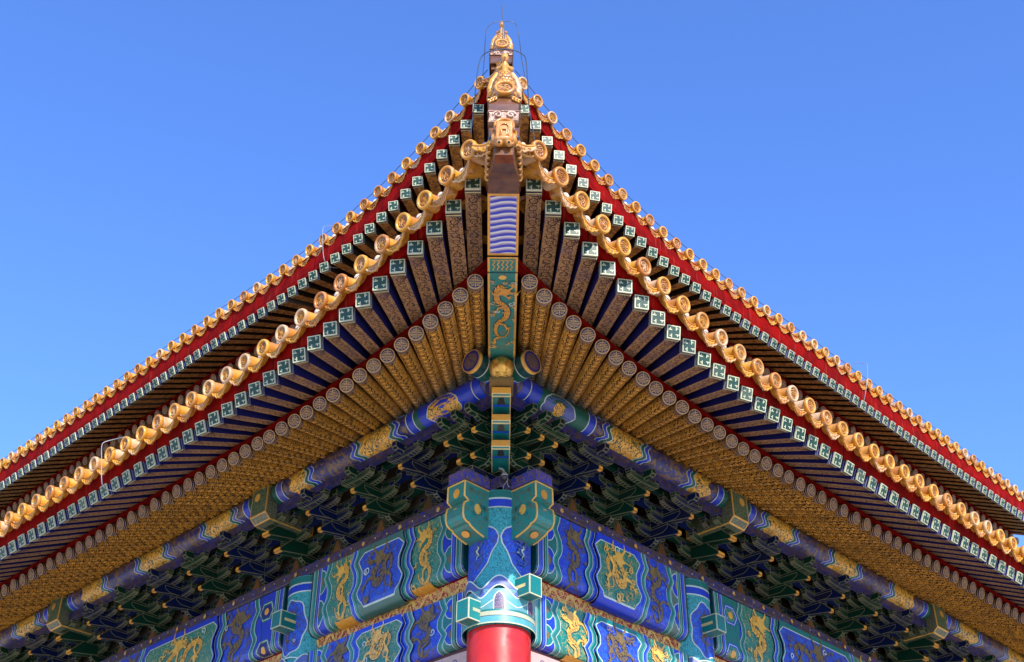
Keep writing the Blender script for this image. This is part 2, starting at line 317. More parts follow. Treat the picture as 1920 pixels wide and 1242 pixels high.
def dragon(cv,s0,s1,t0,t1,m,seed,vert=True,waves=1.25,bw=.085,extra=26,line=None):
    rg=random.Random(seed); w_=s1-s0; h=t1-t0
    def P(a,b): return (s0+a*w_,t0+b*h)
    sz=min(w_,h) if not vert else min(w_,h); base=bw*(sz+.15)
    fl=rg.choice((-1,1)) if vert else 1
    if vert: key=[(.60,.17),(.44,.10),(.30,.17),(.33,.29),(.52,.34),(.68,.42),(.62,.53),(.42,.58),(.28,.66),(.30,.77),(.50,.82),(.70,.77),(.78,.66)]
    else: key=[(.52,.20),(.60,.34),(.70,.50),(.66,.68),(.50,.70),(.40,.52),(.36,.34),(.24,.24),(.14,.32),(.16,.50),(.28,.62),(.30,.80),(.14,.84)]
    base=bw*(sz+.15); n=48; pts=[]; wd=[]
    kp=[Vector((.5+(a-.5)*fl,b,0)) for a,b in key]; sp_=smooth_pts(kp,4); n=len(sp_)-1
    for i,p in enumerate(sp_):
        u=i/n; q=(s0+p.x*w_,t0+p.y*h); pts.append(q); wd.append(base*(.62+.35*math.sin(PI*min(1,u*1.2))-.50*u*u))
    dk='dark_blue_paint' if m=='brown_gold' else 'dark_teal_paint'
    cv.stroke(pts,[x*1.28+.006 for x in wd],dk); cv.stroke(pts,wd,m)
    for i in range(2,n-2,2):
        p=pts[i]; q=pts[i+1]; dx,dy=q[0]-p[0],q[1]-p[1]; l=math.hypot(dx,dy) or 1; k_=wd[i]*.42; cv.stroke([(p[0]-dy/l*k_,p[1]+dx/l*k_),(p[0]+dx/l*k_*.6,p[1]+dy/l*k_*.6),(p[0]+dy/l*k_,p[1]-dx/l*k_)],k_*.22,dk)
    if line: cv.stroke(pts,[x*.22 for x in wd],line)
    hx,hy=pts[0]; hr=base*.95
    cv.poly([(hx+hr*(1+.25*math.sin(5*t))*math.cos(t),hy+hr*.9*(1+.2*math.cos(4*t))*math.sin(t)) for t in [2*PI*i/16 for i in range(16)]],m)
    for sg in (-1,1):
        cv.stroke([(hx+sg*hr*.4,hy-hr*.5),(hx+sg*hr*1.2,hy-hr*1.5),(hx+sg*hr*1.0,hy-hr*2.3)],[hr*.4,hr*.3,hr*.08],m)
        cv.stroke([(hx+sg*hr*.6,hy),(hx+sg*hr*1.9,hy+hr*.3),(hx+sg*hr*2.5,hy-hr*.6)],[hr*.25,hr*.18,hr*.05],m)
    for k,u in enumerate((.2,.36,.62,.8)):
        i=int(u*n); p=pts[i]; q=pts[i+1]; dx,dy=q[0]-p[0],q[1]-p[1]; l=math.hypot(dx,dy) or 1; sg=1 if k%2 else -1; nx,ny=-dy/l*sg,dx/l*sg
        L_=base*1.7; e=(p[0]+nx*L_+dx/l*base*.8,p[1]+ny*L_+dy/l*base*.8); cv.stroke([p,(p[0]+nx*L_*.6,p[1]+ny*L_*.6),e],[base*.5,base*.35,base*.25],m)
        for j in (-1,0,1,2):
            an=math.atan2(ny,nx)+j*.6; cv.stroke([e,(e[0]+base*.8*math.cos(an),e[1]+base*.8*math.sin(an))],[base*.22,base*.06],m)
    for i in range(0,n,3):                       # fins along the back
        p=pts[i]; q=pts[i+1]; dx,dy=q[0]-p[0],q[1]-p[1]; l=math.hypot(dx,dy) or 1; nx,ny=-dy/l,dx/l; k_=wd[i]*.5
        cv.stroke([(p[0]+nx*k_*.8,p[1]+ny*k_*.8),(p[0]+nx*k_*1.9-dx/l*k_,p[1]+ny*k_*1.9-dy/l*k_)],[k_*.7,k_*.1],m)
    for i in range(extra):
        a,b=rg.uniform(.04,.96),rg.uniform(.03,.97); p=P(a,b)
        if min(math.hypot(p[0]-q[0],p[1]-q[1]) for q in pts)<base*1.0: continue
        if rg.random()<.5: cv.stroke(spiral(p,base*rg.uniform(.35,.6),1.1,rg.uniform(0,6),9),base*.16,m if rg.random()<.8 else 'white_line')
        else:
            an=rg.uniform(0,6.28); cv.stroke([(p[0]+base*1.1*(k/5-.5)*math.cos(an)-.25*base*math.sin(k*2.1)*math.sin(an),p[1]+base*1.1*(k/5-.5)*math.sin(an)+.25*base*math.sin(k*2.1)*math.cos(an)) for k in range(6)],[base*.05,base*.2,base*.25,base*.2,base*.12,base*.04],m)
# ------------------------------------------------------------------ eave tables (metres, measured along each wall from the corner column)
FX=[-3.265,-2.914,-2.566,-2.221,-1.878,-1.538,-1.2,-.864,-.529,-.196,.135,.465,.794,1.121,1.448,1.773,2.096,2.419,2.74,3.059,3.376,3.691,4.004,4.315,4.615,4.91]
FZ=[9.176,9.089,9.013,8.946,8.889,8.84,8.799,8.765,8.737,8.715,8.697,8.684,8.674,8.668,8.663,8.661,8.659,8.657,8.655,8.654,8.653,8.652,8.65,8.648,8.645,8.643]
CX=[-2.336,-2.055,-1.772,-1.487,-1.201,-.914,-.626,-.338,-.049,.239,.528,.817,1.106,1.395,1.684,1.972,2.26,2.549,2.837,3.126,3.415,3.705,3.995,4.286,4.579,4.874]
CZ=[8.857,8.817,8.785,8.759,8.738,8.721,8.708,8.698,8.69,8.684,8.68,8.677,8.675,8.675,8.676,8.677,8.68,8.683,8.688,8.693,8.698,8.702,8.705,8.707,8.707,8.707]
UFX=[.138,.466,.799,1.136,1.476,1.819,2.165,2.512,2.861,3.21,3.559,3.908,4.256,4.603,4.949,5.292,5.632,5.97,6.305,6.636,6.963,7.286,7.604,7.917,8.22,8.52]
UFZ=[14.979,14.876,14.784,14.703,14.631,14.569,14.515,14.47,14.431,14.4,14.374,14.354,14.343,14.338,14.336,14.337,14.34,14.345,14.352,14.36,14.368,14.376,14.384,14.391,14.397,14.402]
TE=[4.023,3.948,3.88,3.819,3.764,3.714,3.669,3.63,3.595,3.564,3.537,3.514,3.494,3.477,3.463,3.451,3.44,3.432,3.425,3.421]
TZ=[9.336,9.281,9.23,9.185,9.144,9.109,9.078,9.051,9.03,9.012,8.999,8.991,8.988,8.987,8.986,8.985,8.985,8.985,8.985,8.985]
UTE=[.693,.626,.561,.5,.442,.388,.339,.294,.254,.22,.19,.165,.145,.129,.118,.11,.107,.106,.105,.105]
UTZ=[15.122,15.074,15.026,14.98,14.937,14.896,14.859,14.827,14.802,14.784,14.77,14.762,14.758,14.76,14.765,14.772,14.780,14.788,14.796,14.804]
def tab(t,k,step):
    n=len(t); i=int(math.floor(k)); 
    if k<1: return t[0]+(t[1]-t[0])*(k-1)
    if k>=n: return t[-1]+step*(k-n)
    f=k-i; return t[i-1]*(1-f)+t[i]*f
def FP(up,k):          # outer end of flying rafter k: (s,o,z)
    if up:
        q=max(0,24-k)/23; return (tab(UFX,k,.3),-.158+.55*q*q,tab(UFZ,k,0))
    q=max(0,26-k)/25; return (tab(FX,k,.3),3.178+.55*q*q,tab(FZ,k,0))
FP0=FP
LAM=.987
def pull(p): return ((p[0]+10.9)*LAM-10.9,10.9-(10.9-p[1])*LAM,p[2]*LAM)
def FP(up,k): return pull(FP0(1,k)) if up else FP0(0,k)
def CP(up,k):
    if up:
        f=FP0(1,k); l=FP(0,k); c=CP(0,k)
        return pull((f[0]+(c[0]-l[0] if k<25 else 0),f[1]+(c[1]-l[1]),f[2]+(c[2]-l[2])))
    q=max(0,26-k)/25; return (tab(CX,k,.3) if k<27 else FP(0,k)[0],2.374+.40*q*q,tab(CZ,k,0))
def AP(up,k):          # inner anchor of the rafter, one metre behind (inside) the purlin line area
    c=CP(up,k); e0=2.374 if not up else CP(1,40)[1]
    d=3.37; sl=.36
    if k<24:
        q=(24-k)/23.; s_str=CP(up,24)[0]; s=s_str-(s_str-((1.35) if not up else 1.35+3.336))*q
        return (s,e0-d,CP(up,26)[2]+sl*d+.12*q*q)
    return (c[0],e0-d,c[2]+sl*d)
def TP(up,k):
    return ((-.6016 if up else -3.8961)+.4198*k,tab(UTE if up else TE,k,0),tab(UTZ if up else TZ,k,0))
ZSH={0:0,1:0}
def P3(side,up,p):     # upper storey sits a hair off the lower one's diagonal
    v=W(side,*p)
    if up: v=v+Vector((-.035,.035,0))
    return v
# ------------------------------------------------------------------ ground
mb=MB(); mb.add([(-3000,-3000,GZ),(3000,-3000,GZ),(3000,3000,GZ),(-3000,3000,GZ)],[(0,1,2,3)],'stone_paving')
g=link('plaza_paving',mb.mesh('plaza_paving')); g['kind']='structure'
# ------------------------------------------------------------------ the hall
hall=thing('palace_hall','red and blue painted palace hall seen at its corner, double eaves of yellow glazed tiles','building',(0,0,GZ))
def hpart(name,mbm,label=None):
    o=link(name,mbm.mesh(name) if isinstance(mbm,MB) else mbm,hall)
    if label: o['label']=label
    return o
# ---- base meshes for repeated eave pieces (local x runs inwards, z up)
RR=.094
def rafter_round_mesh():
    mb=MB(); n=20
    bands=[(0,.006,'medallion_cream'),(.006,.03,'navy_paint'),(.03,.04,'medallion_cream'),(.04,.062,'dark_wood'),(.062,.072,'medallion_cream'),(.072,.09,'navy_paint'),(.09,2.9,'gilded_scale')]
    for x0,x1,m in bands:
        rows=[[Vector((x,RR*math.sin(t),RR*math.cos(t))) for t in [2*PI*j/n for j in range(n)]] for x in ([x0,x1])]; mb.grid(rows,m,True,True)
    mb.add([Vector((0,RR*math.sin(t),RR*math.cos(t))) for t in [2*PI*j/n for j in range(n)]],[tuple(range(n))],'medallion_cream')
    return mb.mesh('round_rafter')
def medallion_mesh():
    cv=Canvas(lambda s,t,o:Vector((-o,s,-t))); cv.disc((0,0),RR*.86,'navy_paint',24)
    L='medallion_cream'; r=RR*.86
    for i in range(1,1+1): pass
    cv.stroke([(0,-r*.95),(0,-r*.2)],r*.13,L)
    for y,wd in ((-.62,.50),(-.34,.74),(-.08,.9),(.18,.9)): cv.stroke([(-r*wd,r*y),(r*wd,r*y)],r*.12,L)
    for sg in (-1,1):
        cv.stroke([(sg*r*.88,r*.2),(sg*r*.55,r*.42),(sg*r*.2,r*.42),(sg*r*.2,r*.62),(sg*r*.6,r*.66)],r*.12,L)
        cv.stroke([(sg*r*.30,r*-.34),(sg*r*.30,r*-.08)],r*.1,L)
    cv.stroke([(0,r*.18),(0,r*.9)],r*.12,L); return cv.mb.mesh('end_medallion')
FS=.086
def rafter_square_mesh(warm=False):
    mb=MB(); un='warm_scroll_soffit' if warm else 'scroll_soffit'
    sd='dark_wood' if warm else 'rafter_blue'
    for x0,x1,mu,ms,g in [(0,.022,'cream_paint','cream_paint',0),(.022,.055,'black_line','rafter_blue',.004),(.055,.068,'pale_gold','pale_blue',0),(.068,.085,'black_line','rafter_blue',.004),(.085,1.5,un,sd,0)]:
        h=FS-g; mb.box(x0,x1,-h,h,-h,h,ms,None,{4:mu,5:ms,0:'cream_paint'})
    return mb.mesh('flying_rafter')
def fret_mesh():
    cv=Canvas(lambda s,t,o:Vector((-o,s,-t))); h=FS*.84; c=h/2.5; cv.fill(-h,h,-h,h,'fret_green',1,1)
    L='cream_paint'; w_=c*.42
    def P(x,y): return ((x-2.5)*c,(y-2.5)*c)
    for pts in ([P(1.5,0),P(1.5,1.72)],[P(5,1.5),P(3.28,1.5)],[P(3.5,5),P(3.5,3.28)],[P(0,3.5),P(1.72,3.5)],[P(1.5,.85),P(.6,.85)],[P(4.15,1.5),P(4.15,.6)],[P(3.5,4.15),P(4.4,4.15)],[P(.85,3.5),P(.85,4.4)]): cv.stroke(pts,w_,L)
    return cv.mb.mesh('fret_panel')
TR_=.112
def tile_mesh(nseg=5):
    mb=MB(); n=24
    f=lambda a,b,d:Vector((d,a,b))
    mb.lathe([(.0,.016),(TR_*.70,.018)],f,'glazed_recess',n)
    mb.lathe([(TR_*.70,.018),(TR_*.74,.0),(TR_*.80,-.006),(TR_*.95,-.005),(TR_,.006),(TR_,.045),(.096,.056)],f,'glazed_tile',n)
    # tube, slightly stepped into rings where tiles join
    prof=[]
    for i in range(nseg): prof+=[(.096,.055+.30*i),(.098,.345+.30*i),(.105,.35+.30*i),(.105,.362+.30*i)]
    mb.lathe(prof,f,'glazed_tile',n)
    # relief on the disc
    rg=random.Random(3)
    r0=TR_*.66
    def cv_(pts,r=.0055): mb.tube([Vector((.013,p[0]*r0,p[1]*r0)) for p in pts],r,'glazed_tile',5)
    cv_([(-.6,.55),(-.2,.75),(.25,.6),(.1,.3),(-.25,.35),(-.45,.1),(-.1,-.05),(.3,.1),(.6,.3),(.8,.1)]); cv_([(-.8,.1),(-.6,-.2),(-.25,-.3),(.1,-.3),(.35,-.1),(.7,-.2),(.65,-.5)])
    cv_([(-.5,-.5),(-.3,-.75),(.0,-.6),(.2,-.8),(.45,-.7)]); cv_([(-.75,.35),(-.5,.25)]); cv_([(.45,.75),(.65,.5)])
    return mb.mesh('round_tile')
def nail_mesh():
    mb=MB(); prof=[(.0,.075),(.022,.07),(.036,.05),(.040,.028),(.034,.008),(.025,-.005)]
    mb.lathe(prof,lambda a,b,d:Vector((a*1.3+.30,b*1.3,d*1.25+.108)),'nail_cap_glaze',12); return mb.mesh('nail_cap')
def drip_mesh(short=0):
    # trough tile with a hanging scalloped lip, local x inwards, spans y +-0.17
    mb=MB(); n=16; wv=.178; dp=.085
    def arc(u): return (wv*u, -dp*(1-u*u))
    top=[];bot=[]
    for i in range(n+1):
        u=-1+2*i/n; y,z=arc(u); top.append((y,z)); drop=.056+.040*(1-abs(u)**1.5)+.010*math.cos(u*PI*5); bot.append((y*(1-.12*(1-abs(u))),z-drop))
    def fr(p,x): return Vector((x,p[0],p[1]))
    lean=-.03
    F=[[fr(top[i],-.01),fr(((top[i][0]+bot[i][0])/2,(top[i][1]+bot[i][1])/2),-.018),fr(bot[i],lean)] for i in range(n+1)]
    B=[[p+Vector((.022,0,0)) for p in r_] for r_ in F]
    mb.grid(F,'glazed_tile'); mb.grid(B,'glazed_amber'); mb.grid([[r_[-1] for r_ in F],[r_[-1] for r_ in B]],'glazed_tile'); mb.grid([[r_[0] for r_ in F],[r_[0] for r_ in B]],'glazed_tile')
    mb.tube([p[2]+Vector((-.002,0,.004)) for p in F],.011,'glazed_tile',6); mb.tube([p[0]+Vector((-.002,0,0)) for p in F],.010,'glazed_tile',6)
    for k in range(5):
        u=-.7+.35*k; y,z=arc(u); mb.tube([Vector((-.024+.0,y*.95+.018*math.cos(t),z-.055+.018*math.sin(t)))+Vector((-.006,0,0)) for t in [i*.9 for i in range(6)]],.006,'glazed_tile',5)
    rows=[]
    for x in ((.0,short) if short else (.0,.3,.305,.6,.605,1.3)): rows.append([Vector((x,t[0],t[1]+(.0 if x<.3 else -.008 if x<.6 else -.014))) for t in top])
    mb.grid(rows,'glazed_amber'); mb.grid([[p+Vector((0,0,.014)) for p in r_] for r_ in rows],'glazed_amber')
    me=mb.mesh('drip_tile'); return me
M_round=rafter_round_mesh(); M_med=medallion_mesh(); M_fly=rafter_square_mesh(); M_flyw=rafter_square_mesh(True); M_fret=fret_mesh()
M_tile=tile_mesh(); M_tile1=tile_mesh(1); M_tile2=tile_mesh(2); M_nail=nail_mesh(); M_drip=drip_mesh(); M_lip=drip_mesh(.12); M_drip1=drip_mesh(.28); M_drip2=drip_mesh(.6)
def frame(o,xin,upv=Vector((0,0,1)),roll=0.):
    x=xin.normalized(); y=upv.cross(x).normalized(); z=x.cross(y)
    m=Matrix(((x.x,y.x,z.x,o.x),(x.y,y.y,z.y,o.y),(x.z,y.z,z.z,o.z),(0,0,0,1)))
    return m@Matrix.Rotation(roll,4,'X') if roll else m
class Stuff:
    def __init__(s): s.v=[];s.f=[];s.mi=[];s.sm=[];s.mats=[]
    def add(s,me,M):
        b=len(s.v); s.v+=[tuple(M@v.co) for v in me.vertices]
        mp=[]
        for m in me.materials:
            if m not in s.mats: s.mats.append(m)
            mp.append(s.mats.index(m))
        for p in me.polygons: s.f.append([b+i for i in p.vertices]); s.mi.append(mp[p.material_index]); s.sm.append(p.use_smooth)
    def build(s,name):
        me=bpy.data.meshes.new(name); me.from_pydata(s.v,[],s.f)
        for m in s.mats: me.materials.append(m)
        me.polygons.foreach_set('material_index',s.mi); me.polygons.foreach_set('use_smooth',s.sm); me.update()
        o=link(name,me,hall); o['kind']='stuff'; return o
def place(name,me,M,child=None,cme=None,cM=None):
    o=link(name,me,hall,M)
    if cme is not None: link(child,cme,o,cM or Matrix.Identity(4))
    return o
UPZ=Vector((0,0,1))
sf,sr,st,sdp=Stuff(),Stuff(),Stuff(),Stuff()
KMAX=64
rg=random.Random(7)
for up in (0,1):
    for side in (0,1):
        for k in range(1,KMAX+1):
            F=P3(side,up,FP(up,k)); C=P3(side,up,CP(up,k)); A=P3(side,up,AP(up,k))
            d=(A-C).normalized(); Mr=frame(C+Vector((rg.uniform(-.004,.004),rg.uniform(-.004,.004),rg.uniform(-.005,.005))),d,UPZ,rg.uniform(-.12,.12))
            if side: pass
            keep = (k<=46) if not up else (k<=4)
            if keep: place('round_rafter',M_round,Mr,'end_medallion',M_med)
            else: sr.add(M_round,Mr); sr.add(M_med,Mr)
            # flying rafter rides on the plank above the round one
            C2=C+Vector((0,0,.305)); Mf=frame(F+Vector((rg.uniform(-.003,.003),rg.uniform(-.003,.003),rg.uniform(-.004,.004))),(C2-F).normalized()+Vector((rg.uniform(-.006,.006),rg.uniform(-.006,.006),0)),UPZ,rg.uniform(-.02,.02))
            keep = (k<=42) if not up else (k<=8)
            me=M_flyw if up else M_fly
            if keep: place('flying_rafter',me,Mf,'fret_panel',M_fret)
            else: sf.add(me,Mf); sf.add(M_fret,Mf)
        nT=46
        for k in range(1,nT+1):
            s_,o_,z_=TP(up,k); c=P3(side,up,(s_,o_,z_)); inw=P3(side,up,(s_,o_-1,z_+.20))-c
            j=rg.uniform(-.02,.02); Mt=frame(c+Vector((0,0,rg.uniform(-.006,.006))),inw+Vector((j,j,0)),UPZ,0)
            keep=(k<=30) if not up else (k<=20)
            Mt2=Mt@Matrix.Rotation(rg.uniform(0,6.28),4,'X')
            mt_=M_tile1 if k<2 else M_tile2 if k<3 else M_tile; md_=M_drip1 if k<2 else M_drip2 if k<4 else M_drip
            if keep: place('round_tile',mt_,Mt2,'nail_cap',M_nail,(Matrix.Rotation(0,4,'X') if 0 else Mt2.inverted()@Mt))
            else: st.add(M_tile,Mt2); st.add(M_nail,Mt)
            s2,o2,z2=TP(up,k-.5); c2=P3(side,up,(s2,o2,z2)); in2=P3(side,up,(s2,o2-1,z2+.20))-c2
            nb=P3(side,up,TP(up,k))-P3(side,up,TP(up,k-1)); 
            in2n=in2.normalized(); Md=frame(c2+Vector((0,0,-.035)),in2,UPZ)
            y=nb.normalized(); 
            if Md.col[1].to_3d().dot(y)<0: y=-y
            x=in2.normalized(); z=x.cross(y).normalized(); x=y.cross(z)
            o3=c2+Vector((0,0,-.04))+in2n*.08
            Md=Matrix(((x.x,y.x,z.x,o3.x),(x.y,y.y,z.y,o3.y),(x.z,y.z,z.z,o3.z),(0,0,0,1)))@Matrix.Diagonal((1,min(1.15,nb.length/.43),1,1))
            if keep: place('drip_tile',md_,Md)
            else: sdp.add(M_drip,Md)
sf.build('flying_rafter'); sr.build('round_rafter'); st.build('round_tile'); sdp.build('drip_tile')
# ---- boards, soffits and roof skins that follow the eave curves
for up in (0,1):
    for side in (0,1):
        ks=[.05+.5*i for i in range(0,2*KMAX)]
        # red eave board between flying rafter ends and tiles
        mb=MB(); fr_=[];tp=[]
        for k in ks:
            s,o,z=FP(up,k); tk=(s-(-.6016 if up else -3.8961))/.4198; ts,to,tz=TP(up,max(tk,.2))
            a=P3(side,up,(s,o-.012,z+FS+.004)); b=P3(side,up,(s,o+(.0 if up else .03),z+FS+.085)); b2=P3(side,up,(s,o+(.003 if up else .026),z+FS+.088)); c=P3(side,up,(s,to-(.085 if up else .16),tz-.045))
            fr_.append([a,b]); tp.append([b2,c])
        mb.grid(fr_,'red_board',False); mb.grid(tp,'red_board',False)
        mb.grid([[P3(side,up,(FP(up,k)[0],FP(up,k)[1]-.012,FP(up,k)[2]+FS+.004)),P3(side,up,(FP(up,k)[0],FP(up,k)[1]-.12,FP(up,k)[2]+FS+.03))] for k in ks],'red_board',False)
        hpart('eave_board',mb)
        # small board at the round rafter ends
        mb=MB(); mb.grid([[P3(side,up,(CP(up,k)[0],CP(up,k)[1]-.015,CP(up,k)[2]+RR+.004)),P3(side,up,(CP(up,k)[0],CP(up,k)[1]-.02,CP(up,k)[2]+.212))] for k in ks],'red_board',False)
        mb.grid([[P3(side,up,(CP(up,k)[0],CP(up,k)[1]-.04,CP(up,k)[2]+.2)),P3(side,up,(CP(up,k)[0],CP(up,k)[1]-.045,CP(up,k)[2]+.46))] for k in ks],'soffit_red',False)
        mb.grid([[P3(side,up,(CP(up,k)[0],CP(up,k)[1]-.015,CP(up,k)[2]+RR+.004)),P3(side,up,(CP(up,k)[0],CP(up,k)[1]-.12,CP(up,k)[2]+RR+.03))] for k in ks],'red_board',False)
        hpart('rafter_board',mb)
        mb=MB()
        def top(k):
            f=FP(up,k); c=CP(up,k); return [P3(side,up,(f[0],f[1]-.02,f[2]+FS+.006)),P3(side,up,(c[0],c[1]-.05,c[2]+.305+FS+.03))]
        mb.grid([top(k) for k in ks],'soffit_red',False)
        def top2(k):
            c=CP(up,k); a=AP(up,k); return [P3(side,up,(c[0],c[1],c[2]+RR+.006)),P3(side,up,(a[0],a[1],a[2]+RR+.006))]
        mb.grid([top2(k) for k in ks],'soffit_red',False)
        hpart('soffit_planks',mb)
        # roof skin
        mb=MB(); rows=[]
        e0=(.693 if up else 4.023)
        N=60
        for j in range(9):
            dd=(.25,.5,.8,1.2,1.8,2.6,3.6,4.8,6.2)[j]; row=[]
            for i in range(N+1):
                t=i/N; k=.2+46*t; s,o,z=TP(up,k); oo=o-dd; ss=max(s,-oo); row.append(P3(side,up,(ss,oo,z-.09+.19*dd+.05*dd*dd)))
            rows.append(row)
        mb.grid(rows,'glazed_brown',True); hpart('roof_slope',mb)
# upper storey wall, purlin band and lower roof backing
mb=MB()
for side in (0,1):
    mb.box(3.1,24,-3.35,-3.1,10.4,15.4,'dark_wood',lambda p,sd=side:W(sd,p.x,p.y,p.z))
hpart('upper_wall',mb)
for side in (0,1):
    mb=MB(); mb.tube([W(side,1.6,-2.34,14.92),W(side,22,-2.34,14.92)],.15,'purlin_brown',16); mb.box(2.0,22,-2.40,-2.28,14.5,14.77,'board_flower',lambda p,sd=side:W(sd,p.x,p.y,p.z)); hpart('upper_purlin',mb)
# ---- hip beams on the diagonal : (r,w,z)
def DG(r_,w_,z,up=0):
    v=Vector((-r_/S2+w_/S2,-r_/S2-w_/S2,z)); 
    if up: v=v+Vector((-.035,.035,0))
    return v
HW=.17
def hipbeam(name,pts,h,up,under,sidem):
    mb=MB(); n=len(pts)
    for i in range(n-1):
        (r0,z0),(r1,z1)=pts[i],pts[i+1]
        q=[DG(r,w_,z,up) for r,z in ((r0,z0),(r1,z1)) for w_ in (-HW,HW)]; t=[v+Vector((0,0,h)) for v in q]
        mb.add(q+t,[(0,1,3,2)],under); mb.add(q+t,[(0,2,6,4),(1,5,7,3),(4,6,7,5)],sidem)
        if i==0: mb.add(q+t,[(0,4,5,1)],sidem)
    return hpart(name,mb)
HL=[(4.96,9.045),(4.12,8.84)]; HL2=[(4.12,8.815),(3.0,8.88),(2.0,8.98),(.6,9.22)]
hb=hipbeam('upper_hip_beam',HL,.34,0,'orange_gold','dark_wood'); hb2=hipbeam('lower_hip_beam',HL2,.34,0,'gold_paint','dark_wood')
hipbeam('upper_hip_beam',[(.45,14.82),(-.4,14.6),(-.9,14.55)],.34,1,'orange_gold','dark_wood'); hipbeam('lower_hip_beam',[(-.9,14.52),(-3,14.9)],.34,1,'gold_paint','dark_wood')
def hipmap(pts):
    ds=[0]
    for i in range(1,len(pts)): ds.append(ds[-1]+math.hypot(pts[i][0]-pts[i-1][0],pts[i][1]-pts[i-1][1]))
    def f(s,t,o):     # s across, t along from outer end
        i=0
        while i<len(ds)-2 and t>ds[i+1]: i+=1
        k=(t-ds[i])/(ds[i+1]-ds[i]); r_=pts[i][0]+(pts[i+1][0]-pts[i][0])*k; z=pts[i][1]+(pts[i+1][1]-pts[i][1])*k; return DG(r_,s,z-o)
    return f,ds[-1]
f,Lh=hipmap(HL)
# wave panel: its own mesh in local axes so the wave texture follows the beam
A=DG(4.94,0,9.039); B=DG(4.14,0,8.845)
Mw=frame(A,(B-A)); mb=MB(); nW=8
mb.grid([[Vector((.035+(Lh-.09)*i/nW,-HW+.028+(2*HW-.056)*j/4,-.004)) for j in range(5)] for i in range(nW+1)],'wave_paint',False)
wp=link('wave_panel',mb.mesh('wave_panel'),hall,Mw)
f,Lh=hipmap(HL2); cv=Canvas(f); i0=HW-.026
cv.fill(-i0,i0,.03,Lh,'teal_scroll',30); cv.stroke([(-i0+.012,.05),(-i0+.012,Lh)],.006,'gold_paint'); cv.stroke([(i0-.012,.05),(i0-.012,Lh)],.006,'gold_paint')
for k in range(5): cv.stroke([(-.10+.05*k+.012*math.sin(j*1.6),.07+.19*j/8) for j in range(9)],.012,'gold_paint')
cv.stroke([(-.12,.06),(.12,.06)],.012,'gold_paint'); cv.disc((0,.40),.045,'gold_paint')
cv.stroke([(-HW,.30),(HW,.30)],.02,'dark_teal_paint')
dragon(cv,-.165,.165,.42,2.05,'orange_gold',5,True,1.1,.16,46,'gold_paint')
hpart('dragon_panel',cv.mb)
# gilded vase under the hip beam
mb=MB(); zc=8.86; prof=[(.0,.17),(.06,.17),(.075,.15),(.06,.125),(.10,.115),(.145,.07),(.155,.0),(.145,-.07),(.10,-.12),(.07,-.135),(.085,-.15),(.0,-.15)]
c0=DG(1.78,0,zc); mb.lathe(prof,lambda a,b,d:c0+Vector((a,b,d)),'gold_leaf',32)
vase=hpart('gilded_vase',mb)
# ---- purlins with painted bands; they cross at the corner and end in discs
PR=.158; PO=1.0; PZ=8.955; FO=.93
def purlin_paint(cv,s0,s1,rg_):
    u=2*PI*PR; a=-PR*PI*.62; b=PR*PI*.62      # only the front and underside are painted
    def zz(t): return .05*math.cos(3.2*PI*t/b)
    def band(s,w_,m): cv.fill(lambda t:s+zz(t),lambda t:s+w_+zz(t),a,b,m,16); 
    def seg(s,w_,m): cv.fill(lambda t:s+zz(t),lambda t:s+w_+zz(t),a,b,m,16)
    def ln(s): cv.fill(lambda t:s-.008+zz(t),lambda t:s+.008+zz(t),a,b,'white_line',16)
    cv.fill(s0,s0+.10,a,b,'green_paint',12); cv.fill(s0+.10,s0+.115,a,b,'white_line',12); cv.fill(s0+.115,s0+.24,a,b,'blue_paint',12); cv.fill(s0+.24,s0+.255,a,b,'white_line',12)
    cv.fill(s1-.10,s1,a,b,'green_paint',12); cv.fill(s1-.115,s1-.10,a,b,'white_line',12); cv.fill(s1-.24,s1-.115,a,b,'blue_paint',12); cv.fill(s1-.255,s1-.24,a,b,'white_line',12)
    s=s0+.42; i=0
    while s<s1-.6:
        wd=(.62,.85)[i%2]; m=('purlin_gold','purlin_brown')[i%2]
        c1,c2=('blue_paint','green_paint')[i%2],('green_paint','blue_paint')[i%2]
        band(s,.07,c1); ln(s+.078); band(s+.085,.07,c2); ln(s-.006); ln(s+.16); seg(s+.17,min(wd,s1-.45-s-.17),m); s+=.17+wd+.02; i+=1
